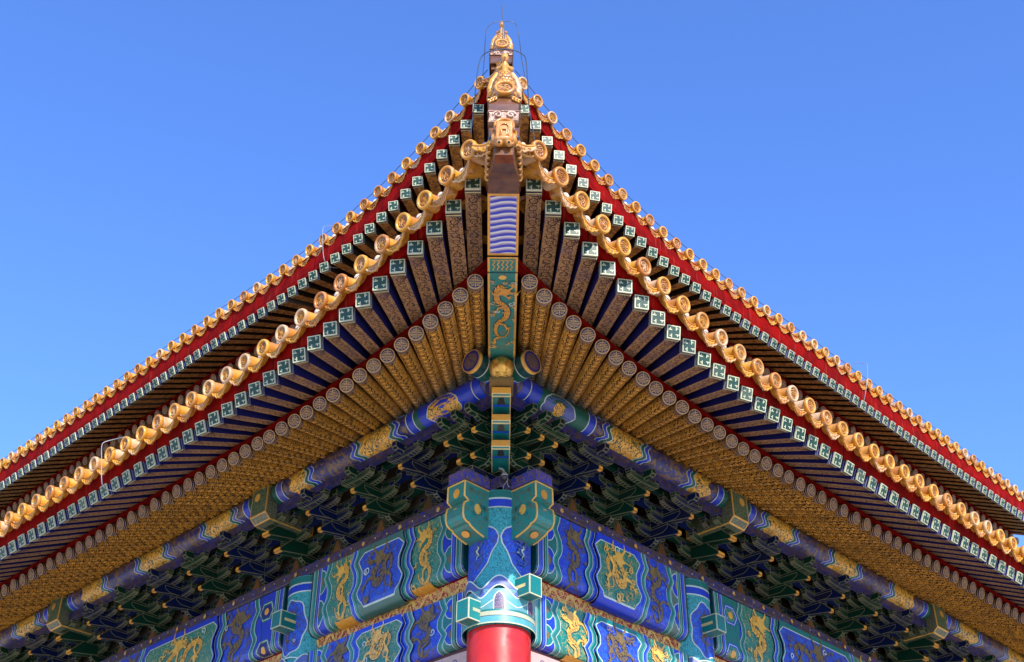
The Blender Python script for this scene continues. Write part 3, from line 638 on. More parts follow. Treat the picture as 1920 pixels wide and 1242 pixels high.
for side in (0,1):
    segs=[(-PO-.55,3.66),(4.14,9.66),(10.14,20)]
    for a,b in segs:
        mb=MB(); base='purlin_brown'
        def pm(s,t,o,sd=side): an=t/PR; r_=PR+o; return W(sd,s,PO+r_*math.cos(an+PI*.25),PZ-r_*math.sin(an+PI*.25))
        n=28; rows=[[W(side,s,PO+PR*math.cos(2*PI*j/n),PZ+PR*math.sin(2*PI*j/n)) for j in range(n)] for s in (a,b)]
        mb.grid(rows,base,True,True)
        for r_ in rows: mb.add(r_,[tuple(range(n))],'teal_paint')
        cv=Canvas(pm,mb)
        if a<0: 
            for (p,q,m) in ((a,a+.05,'gold_paint'),(a+.05,a+.16,'dark_teal_paint'),(a+.16,a+.175,'white_line'),(a+.175,a+.30,'green_paint'),(a+.30,a+.315,'white_line'),(a+.315,a+.50,'blue_paint')): cv.fill(p,q,-PR*PI,PR*PI*.98,m,28)
            cv.fill(-.75,-.62,-.32,.32,'blue_paint',14); cv.fill(-.61,-.595,-.32,.32,'white_line',14); cv.fill(-.595,-.40,-.32,.32,'blue_paint',14)
            L1=[(-.28+.30*math.cos(t)*(1+.05*math.cos(9*t))+.25,.0+.20*math.sin(t)) for t in [2*PI*i/28 for i in range(28)]]
            cv.fill(-.40,.45,-.32,.32,'blue_paint' if side else 'green_paint',14)
            cv.poly(L1,'purlin_gold' if side else 'pale_blue'); cv.stroke(L1,.015,'white_line',True)
            if not side: cv.disc((-.03,0),.10,'purlin_gold')
            purlin_paint(cv,.42,b,rg)
        else: purlin_paint(cv,a,b,rg)
        p_=hpart('eave_purlin',mb)
        if a<0:   # disc end
            ev=Canvas(lambda s,t,o,sd=side:W(sd,a-o,PO+s,PZ-t)); ev.disc((0,0),PR,'gold_paint',32); ev.disc((0,0),PR*.93,'dark_blue_paint',32); ev.disc((0,0),PR*.72,'blue_thread',32)
            for k in range(8):
                an=k*PI/4; ev.stroke([(PR*.15*math.cos(an),PR*.15*math.sin(an)),(PR*.45*math.cos(an+.25),PR*.45*math.sin(an+.25)),(PR*.62*math.cos(an),PR*.62*math.sin(an))],[.01,.03,.008],'brown_gold')
            link('purlin_end_disc',ev.mb.mesh('purlin_end_disc'),p_)
    mb=MB(); T=lambda p,sd=side:W(sd,p.x,p.y,p.z)
    mb.box(-1.20,20,FO-.02,FO+.07,8.665,8.80,'tie_flower',T); hpart('purlin_tie',mb)
    mb=MB(); mb.box(-.6,20,-.02,.03,8.04,9.25,'dark_wood',T); hpart('bracket_wall_board',mb)
    for kk,o_ in enumerate((.24,.48,.72)):
        mb=MB(); zz_=8.41+.135*kk; mb.box(-.95 if kk else -.9,20,o_-.035,o_+.035,zz_+.02,zz_+.12,('bracket_green','bracket_blue','bracket_green')[kk],T); hpart('tie_rail',mb)
# ---- bracket sets
LV=.135; Z0=8.14
def arm_mesh(hl,main,blk,level,o,h=.105,th=.075):
    mb=MB(); z=Z0+LV*level
    h*=1.15; pr=[(-hl,z+h)]+[(-hl*math.cos(t)**.8 if t<PI/2-.01 else 0,z+h*.62*(1-math.sin(t))) for t in [PI/2*i/7 for i in range(7)]]+[(hl*math.cos(t)**.8,z+h*.62*(1-math.sin(t))) for t in [PI/2*i/7 for i in range(6,-1,-1)]]+[(hl,z+h)]
    mb.prism(pr,o-th/2,o+th/2,lambda a,b,d:Vector((a,-d,b)),main)
    me=mb.mesh('bracket_arm'); me=outline_mesh(me,.010,'bracket_line',.0008,.016)
    mb2=MB()
    for x in (-hl+.045,hl-.045,0):
        zb=z+h+.002; mb2.prism([(-.055,zb+.075),(-.055,zb+.035),(-.038,zb),(.038,zb),(.055,zb+.035),(.055,zb+.075)],o-.055,o+.055,lambda a,b,d,x=x:Vector((a+x,-d,b)),blk)
    m2=outline_mesh(mb2.mesh('bb'),.008,'bracket_line')
    bm=bmesh.new(); bm.from_mesh(me); nm=len(me.materials); k=len(bm.faces); bm.from_mesh(m2); bm.faces.ensure_lookup_table()
    for f_ in bm.faces[k:]: f_.material_index+=nm
    bm.to_mesh(me); bm.free()
    for m in m2.materials: me.materials.append(m)
    return me
def lever_mesh(main,o0,tip,ztip,w_=.07,double=False):
    mb=MB(); W2=w_/2*(2.2 if double else 1)
    pr=[(o0,ztip+.24),(tip-.22,ztip+.24),(tip-.02,ztip+.05),(tip,ztip+.03),(tip,ztip-.012),(tip-.03,ztip-.02),(o0,ztip+.06)]
    mb.prism(pr,-W2,W2,lambda a,b,d:Vector((d,-a,b)),main)
    me=outline_mesh(mb.mesh('slanted_lever'),.009,'bracket_line')
    mb2=MB(); mb2.box(-W2*.98,W2*.98,-tip-.006,-tip-.002,ztip-.010,ztip+.034,'orange_gold'); mb2.box(-W2*.96,W2*.96,-tip-.002,-tip+.05,ztip-.0235,ztip-.0205,'orange_gold')
    m2=mb2.mesh('tipm'); bm=bmesh.new(); bm.from_mesh(me); nm=len(me.materials); k=len(bm.faces); bm.from_mesh(m2); bm.faces.ensure_lookup_table()
    for f_ in bm.faces[k:]: f_.material_index+=nm
    bm.to_mesh(me); bm.free(); me.materials.append(m2.materials[0]); return me
def core_mesh(main,blk):
    mb=MB(); mb.prism([(-.14,8.14),(-.14,8.09),(-.10,8.045),(.10,8.045),(.14,8.09),(.14,8.14)],-.14,.14,lambda a,b,d:Vector((a,-d,b)),blk)
    for j,(o,zl) in enumerate(((.36,0),(.60,1),(.84,2),(1.02,3))):
        z=Z0+LV*zl; mb.prism([(-.2,z+.11),(-.2,z),(o-.10,z),(o-.04,z+.03),(o,z+.06),(o,z+.11)],-.036,.036,lambda a,b,d:Vector((d,-a,b)),main)
    z=Z0+LV*3.25; mb.prism([(.8,z+.13),(.8,z+.02),(1.10,z+.02),(1.15,z+.05),(1.15,z+.13)],-.045,.045,lambda a,b,d:Vector((d,-a,b)),main)
    return outline_mesh(mb.mesh('bracket_set'),.010,'bracket_line')
BM={}
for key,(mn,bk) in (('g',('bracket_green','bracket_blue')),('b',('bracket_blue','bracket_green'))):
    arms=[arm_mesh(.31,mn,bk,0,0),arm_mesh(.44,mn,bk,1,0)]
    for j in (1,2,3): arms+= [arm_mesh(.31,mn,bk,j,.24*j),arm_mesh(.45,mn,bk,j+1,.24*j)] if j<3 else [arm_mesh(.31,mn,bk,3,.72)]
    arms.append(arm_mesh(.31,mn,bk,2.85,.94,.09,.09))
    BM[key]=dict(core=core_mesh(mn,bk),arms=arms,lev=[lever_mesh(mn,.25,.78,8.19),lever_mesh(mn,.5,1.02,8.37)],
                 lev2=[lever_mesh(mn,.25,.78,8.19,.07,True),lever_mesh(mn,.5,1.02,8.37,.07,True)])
def side_M(side,s): return Matrix.Translation((s,0,0)) if side==0 else Matrix.Translation((0,s,0))@Matrix.Rotation(-PI/2,4,'Z')
nset=0
for side in (0,1):
    for i in range(1,14):
        s=.9+.0+(i-1)*1.0; col=(i in (4,10)); key='b' if (i%2) else 'g'
        if side==1: key=key
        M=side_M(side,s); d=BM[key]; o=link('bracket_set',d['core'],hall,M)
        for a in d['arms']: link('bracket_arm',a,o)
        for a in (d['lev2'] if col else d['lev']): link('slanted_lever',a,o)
        # flame shaped board between this set and the previous
        cv=MB()
        def T(a,b,dd,s=s): return W(side,s-.5+a,dd,b)
        pts=[(-.20,8.05),(-.17,8.14),(-.10,8.24),(-.06,8.33),(-.03,8.40),(0,8.44),(.03,8.40),(.06,8.33),(.10,8.24),(.17,8.14),(.20,8.05)]
        cv.prism([(x*1.12,(z-8.05)*1.08+8.05) for x,z in pts],.031,.05,T,'bracket_line'); cv.prism(pts,.03,.062,T,'flame_brown'); hpart('flame_board',cv)
# corner set
d=BM['g']; oc=None
for side in (0,1):
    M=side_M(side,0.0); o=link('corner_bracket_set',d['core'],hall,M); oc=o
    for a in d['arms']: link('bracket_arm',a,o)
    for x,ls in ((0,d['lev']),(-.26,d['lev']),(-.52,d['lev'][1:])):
        for a in ls: link('slanted_lever',a,o,Matrix.Translation((x if side==0 else -x,0,0)))
    for x in (-.26,-.52):
        link('bracket_spine',d['core'],o,Matrix.Translation((x if side==0 else -x,0,.004)))
# diagonal levers with gilded tips
for i,(rt,zt) in enumerate(((1.06,8.13),(1.40,8.31),(1.74,8.50))):
    mb=MB(); w_=.12
    def q(r_,z): return [(r_,z)]
    body=[(rt,zt+.02),(rt-.03,zt-.015),(.0,zt+.06),(.0,zt+.22),(rt-.14,zt+.17),(rt,zt+.10)]
    mb.prism(body,-w_,w_,lambda a,b,dd:DG(a,dd,b),'teal_paint')
    me=outline_mesh(mb.mesh('diagonal_lever'),.012,'pale_gold'); o=hpart('diagonal_lever',me)
    mb=MB(); mb.box(rt+.001,rt+.012,-w_*.98,w_*.98,zt+.022,zt+.098,'orange_gold',lambda p:DG(p.x,p.y,p.z)); link('gilded_tip',mb.mesh('gilded_tip'),o)
    mb=MB()
    fz=lambda r_:zt-.015+.075*(1-(r_/(rt-.03)))-.004
    mb.add([DG(rt-.05,-.03,fz(rt-.05)),DG(rt-.05,.03,fz(rt-.05)),DG(rt-.22,.05,fz(rt-.22)),DG(rt-.22,-.05,fz(rt-.22))],[(0,1,2,3)],'black_line')
    mb.add([DG(rt-.235,-w_*.9,fz(rt-.235)),DG(rt-.235,w_*.9,fz(rt-.235)),DG(rt-.28,w_*.9,fz(rt-.28)),DG(rt-.28,-w_*.9,fz(rt-.28))],[(0,1,2,3)],'blue_paint')
    link('painted_groove',mb.mesh('painted_groove'),o)
mb=MB(); mb.box(1.50,1.90,-.15,.15,8.62,8.66,'brown_gold',lambda p:DG(p.x,p.y,p.z)); hpart('vase_base',mb)
# ---- beam heads above the columns of the second and third bay
def beam_head(side,s):
    T=lambda a,b,dd:W(side,s+dd,a,b)
    mb=MB(); pr=[(.3,8.53),(1.10,8.53),(1.20,8.62),(1.20,9.06),(.3,9.06)]
    mb.prism(pr,-.19,.19,T,'olive_thread'); me=outline_mesh(mb.mesh('beam_head'),.016,'gold_paint'); o=hpart('beam_head',me)
    cv=Canvas(lambda a,b,o_:W(side,s+a,1.20+o_,9.06-b)); cv.fill(-.172,.172,.02,.42,'green_thread',4,2); cv.disc((.05,.14),.065,'gold_paint'); link('painted_face',cv.mb.mesh('painted_face'),o)
    for sg in (-1,1):
        cv=Canvas(lambda a,b,o_:W(side,s+sg*(.19+o_),a,9.06-b)); cv.disc((.98,.2),.07,'brown_gold'); link('painted_rosette',cv.mb.mesh('painted_rosette'),o)
for side in (0,1):
    for s in (3.9,9.9): beam_head(side,s)
# ---- flat plate beam (pingban)
for side in (0,1):
    mb=MB(); mb.box(-.345,20,-.2,.34,7.875,8.04,'board_flower',lambda p,sd=side:W(sd,p.x,p.y,p.z)); mb.box(-.80,-.35,-.165,.165,7.875,8.045,'blue_flower',lambda p,sd=side:W(sd,p.x,p.y,p.z)); me=bevel_mesh(mb.mesh('plate_beam'),.010,2); pb=hpart('plate_beam',me)
    cv=Canvas(lambda s,t,o,sd=side:W(sd,s,.34+o,8.04-t)); s=.85
    rq=random.Random(5+side)
    while s<14:
        for q in range(5):
            an=q*2*PI/5+.3; cv.stroke([(s,.085),(s+.035*math.cos(an),.085+.035*math.sin(an))],[.012,.026],'orange_gold' if rq.random()<.75 else 'pale_gold')
        for q in (.27,.52): cv.disc((s+q,.085+rq.uniform(-.02,.02)),.013,'pale_gold',8)
        s+=.78
    me2=cv.mb.mesh('tmp'); bm=bmesh.new(); bm.from_mesh(me); nm=len(me.materials); k=len(bm.faces); bm.from_mesh(me2); bm.faces.ensure_lookup_table()
    for f_ in bm.faces[k:]: f_.material_index+=nm
    bm.to_mesh(me); bm.free()
    for m in me2.materials: me.materials.append(m)
    bpy.data.meshes.remove(me2)
# ---- big painted beams
def lerp_tab(tb):
    def g(t):
        for (a,x0),(b,x1) in zip(tb,tb[1:]):
            if t<=b: return x0+(x1-x0)*(t-a)/(b-a)
        return tb[-1][1]
    return g
ZZ=lerp_tab([(0,.03),(.08,.02),(.22,-.035),(.40,.055),(.56,.055),(.72,-.035),(.92,.05),(1.3,.05),(2,.05)])
def beam(name,side,s0,s1,z1,z0,of,r_,depth,scheme,seed,bay2=False):
    """painted rectangular beam with rounded lower edge; scheme swaps the blue and green fields"""
    H=z1-z0; q=PI/2*r_; Lface=H-r_
    def mp(s,t,o,sd=side):
        if t<=Lface: return W(sd,s,of+o,z1-t)
        if t<=Lface+q:
            an=(t-Lface)/r_; return W(sd,s,of-r_+(r_+o)*math.cos(an),z0+r_-(r_+o)*math.sin(an))
        return W(sd,s,of-r_-(t-Lface-q),z0-o)
    Tt=Lface+q+depth-r_
    mb=MB(); ts=[0,Lface*.5,Lface]+[Lface+q*i/5 for i in range(1,6)]+[Tt]
    mb.grid([[mp(s0+(s1-s0)*j/4,t,0) for j in range(5)] for t in ts],'blue_brown_field',True)
    mb.add([W(side,s0,of,z1),W(side,s1,of,z1),W(side,s1,of-depth,z1),W(side,s0,of-depth,z1)],[(0,1,2,3)],'dark_wood')
    mb.add([W(side,s0,of-depth,z0),W(side,s1,of-depth,z0),W(side,s1,of-depth,z1),W(side,s0,of-depth,z1)],[(0,1,2,3)],'dark_wood')
    for s in (s0,s1): mb.add([mp(s,t,0) for t in ts]+[W(side,s,of-depth,z1)],[tuple(range(len(ts)+1))],'dark_teal_paint')
    o=hpart(name,mb)
    A,Bc=('blue_paint','teal_paint') if scheme==0 else ('teal_paint','blue_paint')
    fieldA,fieldB=('blue_brown_field','green_gold_field') if scheme==0 else ('green_gold_field','blue_swirl')
    dA,dB=('brown_gold','gold_paint') if scheme==0 else ('gold_paint','brown_gold')
    k=H; cv=Canvas(mp); N=26
    def zz(t): return ZZ(t/k)*(.6+.3*k)
    T0=.0; T1=Tt-.02
    mid=(s0+s1)/2
    def sp(d,sg): return s0+d if sg>0 else s1-d
    def f2(d0,d1,m,sg,z=0,cs=1): # vertical strip
        cv.fill(lambda t:sp(d0+z*zz(t)*cs,sg),lambda t:sp(d1+z*zz(t)*cs,sg),T0,T1,m,N)
    def ln(d,sg,z=0,w_=.0105): f2(d-w_/2,d+w_/2,'white_line',sg,z)
    _f2=f2
    def f2(d0,d1,m,sg,z=0,cs=1):
        _f2(d0,d1,m,sg,z,cs)
        if .05<d1-d0<.11 and m in ('blue_paint','teal_paint'): _f2(d0+.012,d0+.030,'light_'+m,sg,z,cs)
    for sg in (1,-1):
        f2(0,.035,'dark_teal_paint',sg); ln(.042,sg); f2(.05,.13,A,sg); ln(.135,sg); f2(.142,.16,'black_line',sg); f2(.16,.215,Bc,sg); ln(.222,sg)
        d=.23
        if bay2:
            f2(.23,.62,A,sg)
            for tt in (.3*k,.95*k):
                hx=[(.26,tt),(.32,tt-.13),(.50,tt-.13),(.58,tt),(.50,tt+.13),(.32,tt+.13)]; hp=[(sp(x,sg),y) for x,y in hx]
                dense=[]
                for i in range(6):
                    p,q_=hp[i],hp[(i+1)%6]; dense+=[(p[0]+(q_[0]-p[0])*j/4,p[1]+(q_[1]-p[1])*j/4) for j in range(4)]
                cv.poly(dense,'green_gold_field' if scheme else 'dark_blue_paint'); cv.stroke(dense,.05,Bc,True); cv.stroke(dense,.012,'white_line',True)
                cv.disc((sp(.42,sg),tt),.055,'orange_gold',12)
            d=.62
        else:   # small scallop next to the end bands
            f2(.23,.42,Bc,sg)
            for tt in (.25*k,.75*k):
                sc_=[(sp(.23+.13*math.cos(x)*abs(math.cos(x))**.0*(1),sg),tt+.20*k*math.sin(x)) for x in [-PI/2+PI*i/10 for i in range(11)]]
                cv.poly(sc_,A); cv.stroke(sc_,.012,'white_line'); sc2=[(sp(.23+.05*math.cos(x),sg),tt+.08*k*math.sin(x)) for x in [-PI/2+PI*i/8 for i in range(9)]]; cv.poly(sc2,'brown_gold')
            d=.34
        f2(d,d+.10,A if scheme==1 else Bc,sg,1.2); ln(d,sg,1.2); ln(d+.10,sg,1.2)
        L2=(s1-s0)*.16 if not bay2 else (s1-s0)*.14; w1=d+.105; w2=w1+L2+.0
        f2(w1,w2,fieldA,sg,1.2)
        a,b=sorted((sp(w1+.07,sg),sp(w2+.0,sg))); dragon(cv,a,b,.03,T1-depth*.5,dA,seed+sg,True,1.3,.16,22,'orange_gold' if dA=='gold_paint' else None)
        if scheme==1: # orange patch painted low on the field as gold catching ground light
            cv.fill(lambda t:sp(w1+.05+zz(t)*1.2+.05*(Tt-t)/.3,sg),lambda t:sp(w2-.02+zz(t)*1.2,sg),Lface+q*.45,T1-.04,'orange_gold',6)
        f2(w2,w2+.075,Bc,sg,1.2); f2(w2+.085,w2+.165,A,sg,1.2); ln(w2,sg,1.2); ln(w2+.08,sg,1.2); ln(w2+.168,sg,1.2)
        ws=w2+.175
    # centre panel
    ta,tb=.10*k,Lface+q*.25
    cL=lambda t:s0+ws+zz(t)*1.2-.01; cRt=lambda t:s1-ws-zz(t)*1.2+.01
    cv.fill(cL,cRt,T0,T1,A if scheme==0 else Bc if 0 else 'teal_paint' if scheme==1 else A,N,6)
    def cl2(t): 
        e=min(1,max(0,min((t-ta),(tb-t))/(.10*k))); return cL(t)+.03+.07*(1-e)
    def cr2(t):
        e=min(1,max(0,min((t-ta),(tb-t))/(.10*k))); return cRt(t)-.03-.07*(1-e)
    cv.fill(cl2,cr2,ta,tb,fieldB,24,6)
    ring=[(cl2(ta+(tb-ta)*i/22),ta+(tb-ta)*i/22) for i in range(23)]+[(cr2(tb-(tb-ta)*i/22),tb-(tb-ta)*i/22) for i in range(23)]
    cv.stroke(ring,.014,'white_line',True)
    a=cL(k*.5)+.10; b=cRt(k*.5)-.10
    dragon(cv,a,b,ta+.03,tb-.02,dB,seed+9,False,1.6,.15,44,'orange_gold' if dB=='gold_paint' else None)
    if depth>.3:
        tq=Lface+q+.05; cv.fill(cL(k)+.15,cRt(k)-.15,tq,T1-.02,'dark_blue_paint',4); cv.stroke([(cL(k)+.15,T1-.03),(cL(k)+.05,tq+.0),(cL(k)+.2,tq-.02),(cRt(k)-.2,tq-.02),(cRt(k)-.05,tq)],.012,'pale_gold')
    link('painted_decoration',cv.mb.mesh('painted_decoration'),o)
    return o
for side in (0,1):
    sc=0 if side==0 else 1
    beam('main_beam',side,.37,3.55,7.865,6.93,.30,.09,.42,sc,11+side)
    beam('lower_beam',side,.37,3.55,6.66,5.97,.25,.08,.36,1-sc,31+side)
    beam('main_beam',side,4.25,9.55,7.865,6.93,.30,.09,.42,1-sc,51+side,True)
    beam('lower_beam',side,4.25,9.55,6.66,5.97,.25,.08,.36,sc,71+side,True)
    for a,b in ((.3,3.6),(4.2,9.6)):
        mb=MB(); mb.box(a,b,-.1,.16,6.655,6.935,'red_gold_scroll',lambda p,sd=side:W(sd,p.x,p.y,p.z)); o=hpart('cushion_board',mb)
        cv=Canvas(lambda s,t,o_,sd=side:W(sd,s,.16+o_,6.935-t)); s=a+.12; i=0
        cv.stroke([(a,.02),(b,.02)],.03,'red_board'); cv.stroke([(a,.262),(b,.262)],.012,'red_board')
        while s<b-.1:
            cv.stroke([(s+.17*j/12,.14+(.075 if i%2 else -.075)*math.sin(PI*j/12*1.0)+.02*math.sin(j*1.9)) for j in range(13)],[.034+.014*math.sin(j) for j in range(13)],'gold_paint')
            cv.stroke(spiral((s+.085,.14+(-.055 if i%2 else .055)),.042,1.2,i,9),.014,'gold_paint'); s+=.17; i+=1
        link('gilt_scroll',cv.mb.mesh('gilt_scroll'),o)
# ---- carved brackets under the lower beams beside the corner column
for side in (0,1):
    mb=MB(); pr=[(a,b+.07) for a,b in [(.33,5.885),(1.55,5.885),(1.50,5.80),(1.30,5.78),(1.20,5.68),(1.0,5.66),(.9,5.54),(.70,5.52),(.6,5.38),(.33,5.32)]]
    mb.prism(pr,.02,.14,lambda a,b,dd,sd=side:W(sd,a,dd,b),'maroon_paint'); o=hpart('carved_spandrel',mb)
    cv=Canvas(lambda s,t,o_,sd=side:W(sd,s,.14+o_,5.955-t)); 
    cv.poly([(.36,.05),(.7,.04),(1.1,.04),(1.38,.05),(1.14,.16),(.95,.20),(.84,.30),(.66,.33),(.5,.45),(.36,.5)],'pink_paint')
    for i in range(9): cv.stroke(spiral((.45+.10*i,.12+.05*(i%2)+.02*max(0,4-i)),.055,1.4,i*1.3,12),.014,('white_line','maroon_paint','dark_blue_paint')[i%3])
    link('painted_scroll',cv.mb.mesh('painted_scroll'),o)
# ---- columns
CRD=.40
def column(side,s,corner):
    c=Vector((0,0,0)) if corner else W(side,s,0,0)
    n=48; ph0=R(225)
    mb=MB(); rows=[[Vector((c.x+CRD*math.cos(2*PI*j/n),c.y+CRD*math.sin(2*PI*j/n),z)) for j in range(n)] for z in (GZ,2,4,6.02)]
    mb.grid(rows,'column_red',True,True); 
    rows=[[Vector((c.x+CRD*math.cos(2*PI*j/n),c.y+CRD*math.sin(2*PI*j/n),z)) for j in range(n)] for z in (6.02,7.0,7.87)]
    mb.grid(rows,'cyan_scroll',True,True); mb.add(rows[-1],[tuple(range(n))],'dark_wood')
    mb.lathe([(CRD,GZ+.25),(.52,GZ+.24),(.60,GZ+.12),(.60,GZ)],lambda a,b,d:Vector((c.x+a,c.y+b,d)),'stone_paving',n)
    o=hpart('column',mb)
    def mp(s_,t,of): an=ph0+s_/CRD; r_=CRD+of; return Vector((c.x+r_*math.cos(an),c.y+r_*math.sin(an),7.87-t))
    cv=Canvas(mp); hw=PI*CRD
    def ring(z0_,z1_,m): cv.fill(lambda t:-hw,lambda t:hw,7.87-z0_,7.87-z1_,m,1,60)
    ring(7.86,7.76,'teal_paint'); ring(7.76,7.735,'white_line'); ring(7.735,7.63,'blue_paint'); ring(7.63,7.61,'white_line')
    def lobe(cen,m1,line,zt,zw,zb):
        # blue lobes either side of the centre line at angle cen; boundary runs from zt through the waist zw to zb
        tb=lerp_tab([(7.87-zt,.20),(7.87-zt+.07,.235),(7.87-zt+.14,.17),(7.87-zw-.10,.06),(7.87-zw,.012),(7.87-zw+.10,.03),(7.87-zw+.22,.10),(7.87-zw+.38,.16),(7.87-zw+.50,.27),(7.87-zb,.42)])
        for sg in (-1,1):
            lim=.62
            cv.fill(lambda t:cen+sg*tb(t),lambda t:cen+sg*lim,7.87-zt,7.87-zb,m1,30,6)
            cv.stroke([(cen+sg*tb(7.87-zt+(zt-zb)*i/30),7.87-zt+(zt-zb)*i/30) for i in range(31)],.018,line)
    if corner:
        lobe(0,'blue_swirl','white_line',7.50,7.21,6.60)
        for sg in (-1,1): dragon(cv,sg*.30-.13,sg*.30+.13,.62,1.12,'pale_blue',9+sg,True,.8,.09,6); cv.stroke([(sg*.29+.02*math.sin(i*2),.78+.03*i) for i in range(7)],[.012,.02,.03,.02,.015,.01,.006],'cream_paint')
    else:
        cc=(.30 if side==0 else -.30)
        pts=[(cc+.27*(1+.07*math.cos(7*t))*math.cos(t),.78+.42*(1+.05*math.cos(7*t))*math.sin(t)) for t in [2*PI*i/42 for i in range(42)]]
        cv.poly(pts,'blue_swirl'); cv.stroke(pts,.018,'white_line',True); dragon(cv,cc-.2,cc+.2,.50,1.1,'brown_gold',17,True,1,.1,8)
        pts=[(cc+.46*math.cos(t),1.55+.30*math.sin(t)) for t in [PI+PI*i/20 for i in range(21)]]; cv.stroke(pts,.018,'white_line')
    # arched bands above the white rings
    def arch(zb,amp,wd,m,off=0):
        pts=[(-hw+2*hw*i/120,7.87-(zb+amp*(.5+.5*math.cos(2*PI*((-hw+2*hw*i/120)/(hw/3))))**.8)) for i in range(121)]; cv.stroke(pts,wd,m)
    cv.fill(lambda t:-hw,lambda t:hw,7.87-6.47,7.87-6.2,'sky_paint',2,60)
    arch(6.42,.16,.10,'pale_blue'); arch(6.485,.16,.016,'white_line'); arch(6.36,.16,.016,'white_line'); arch(6.30,.12,.09,'sky_paint'); arch(6.24,.10,.012,'white_line')
    for k in range(6):
        a0=-hw+hw/3*k; w_=.062; b=7.87-6.20
        pts=[(a0-w_,b),(a0-w_,b-.07),(a0-w_,b-.14),(a0-w_*.7,b-.19),(a0-w_*.3,b-.22),(a0,b-.235),(a0+w_*.3,b-.22),(a0+w_*.7,b-.19),(a0+w_,b-.14),(a0+w_,b-.07),(a0+w_,b),(a0,b)]
        cv.poly(pts,'blue_thread'); cv.stroke(pts[:-1],.014,'white_line')
    ring(6.20,6.175,'teal_paint'); ring(6.175,6.12,'cream_paint'); ring(6.12,6.112,'black_line'); ring(6.112,6.02,'sky_paint'); ring(6.035,6.018,'cream_paint')
    link('painted_column_head',cv.mb.mesh('painted_column_head'),o)
column(0,0,True)
for side in (0,1):
    for s in (3.9,9.9): column(side,s,False)
# ---- carved beam ends crossing at the corner column
for side in (0,1):
    # the beam of wall `side` pokes out past the corner: local s negative
    prof=[(-.345,7.865)]+[(-.80+.44*d,7.865-.70*h_) for d,h_ in [(0,0),(0,.33),(.06,.345),(.17,.39),(.07,.435),(0,.46),(-.04,.56),(-.04,.70),(.0,.78),(.10,.825),(.20,.835),(.26,.875),(.40,.915),(.60,.955),(.80,.985)]]+[(-.345,7.165)]
    T=lambda a,b,dd,sd=side:W(sd,a,dd,b)
    mb=MB(); mb.prism(prof,-.16,.16,T,'teal_scroll',None)
    me=mb.mesh('carved_beam_end'); o=hpart('carved_beam_end',me)
    edge=MB()
    for e_ in (-.158,.158): edge.tube([T(p[0]-.004 if i else p[0],p[1] if p[1]<7.8 else 7.852,e_) for i,p in enumerate(prof[1:-1])],.013,'gold_paint',6)
    for e_ in (-.158,.158): edge.tube([T(-.34,7.855,e_),T(-.80,7.855,e_)],.010,'gold_paint',6)
    edge.tube([T(-.80,7.855,-.158),T(-.80,7.855,.158)],.010,'gold_paint',6)
    edge_mb=edge
    cv=Canvas(lambda s,t,o_,sd=side:W(sd,-.80-o_,s,7.865-t)); cv.disc((0,.15),.058,'orange_gold',14,1.15); r1=cv
    cv=Canvas(lambda s,t,o_,sd=side:W(sd,-.812-o_,s,7.865-t),r1.mb); cv.disc((0,.42),.06,'orange_gold',14,.9)
    cv=Canvas(lambda s,t,o_,sd=side:W(sd,-.62-t*.8-o_*.5,s,7.205+t*.5-o_),r1.mb); cv.disc((0,0),.062,'orange_gold',14,.9)
    for e_,sg in ((.16,1),(-.16,-1)):
        cv=Canvas(lambda s,t,o_,sd=side:W(sd,s,e_+sg*o_,7.865-t),r1.mb); cv.disc((-.57,.34),.06,'gold_paint',14,1.2)
        rq=random.Random(4)
        for i in range(16): cv.stroke(spiral((rq.uniform(-.74,-.40),rq.uniform(.06,.50)),.035,1.1,rq.uniform(0,6),9),.006,('brown_gold','dark_teal_paint')[i%2])
    r1.mb.v_=0; b_=len(edge.v); edge.v+=r1.mb.v; edge.f+=[[b_+i for i in f] for f in r1.mb.f]; edge.mi+=[edge.mat(r1.mb.mats[m]) for m in r1.mb.mi]; edge.sm+=r1.mb.sm
    link('painted_decoration',edge.mesh('painted_decoration'),o)
    # small tenon blocks
    def tenon(a,b,o0,o1,z0,z1):
        mb=MB(); mb.box(a,b,o0,o1,z0,z1,'sky_paint',lambda p,sd=side:W(sd,p.x,p.y,p.z)); me=outline_mesh(mb.mesh('tenon_block'),.016,'pale_gold'); o=hpart('tenon_block',me); return o
if 1:
    def tenon(side,a,b,o0,o1,z0,z1,fc):
        mb=MB(); mb.box(a,b,o0,o1,z0,z1,'teal_paint',lambda p:W(side,p.x,p.y,p.z)); me=outline_mesh(mb.mesh('tenon_block'),.014,'cream_paint'); o=hpart('tenon_block',me)
        mb=MB(); zc=(z0+z1)/2
        if fc=='s':  # pokes out along -s; paint bars on its outer side faces
            for oo in (o0-.003,o1+.003): mb.add([W(side,a+.07,oo,zc-.022),W(side,b,oo,zc-.022),W(side,b,oo,zc+.022),W(side,a+.07,oo,zc+.022)],[(0,1,2,3)],'pale_gold')
        else:
            for ss in (a-.003,b+.003): mb.add([W(side,ss,o1-.07,zc-.022),W(side,ss,o0,zc-.022),W(side,ss,o0,zc+.022),W(side,ss,o1-.07,zc+.022)],[(0,1,2,3)],'pale_gold')
        merge(me,mb.mesh('tmp'))
    tenon(0,-.64,-.36,-.11,.11,6.05,6.32,'s'); tenon(1,-.64,-.36,-.11,.11,6.38,6.64,'s')
    for side in (0,1): tenon(side,3.79,4.01,.36,.66,7.02,7.27,'o'); tenon(side,9.79,10.01,.36,.66,7.02,7.27,'o')
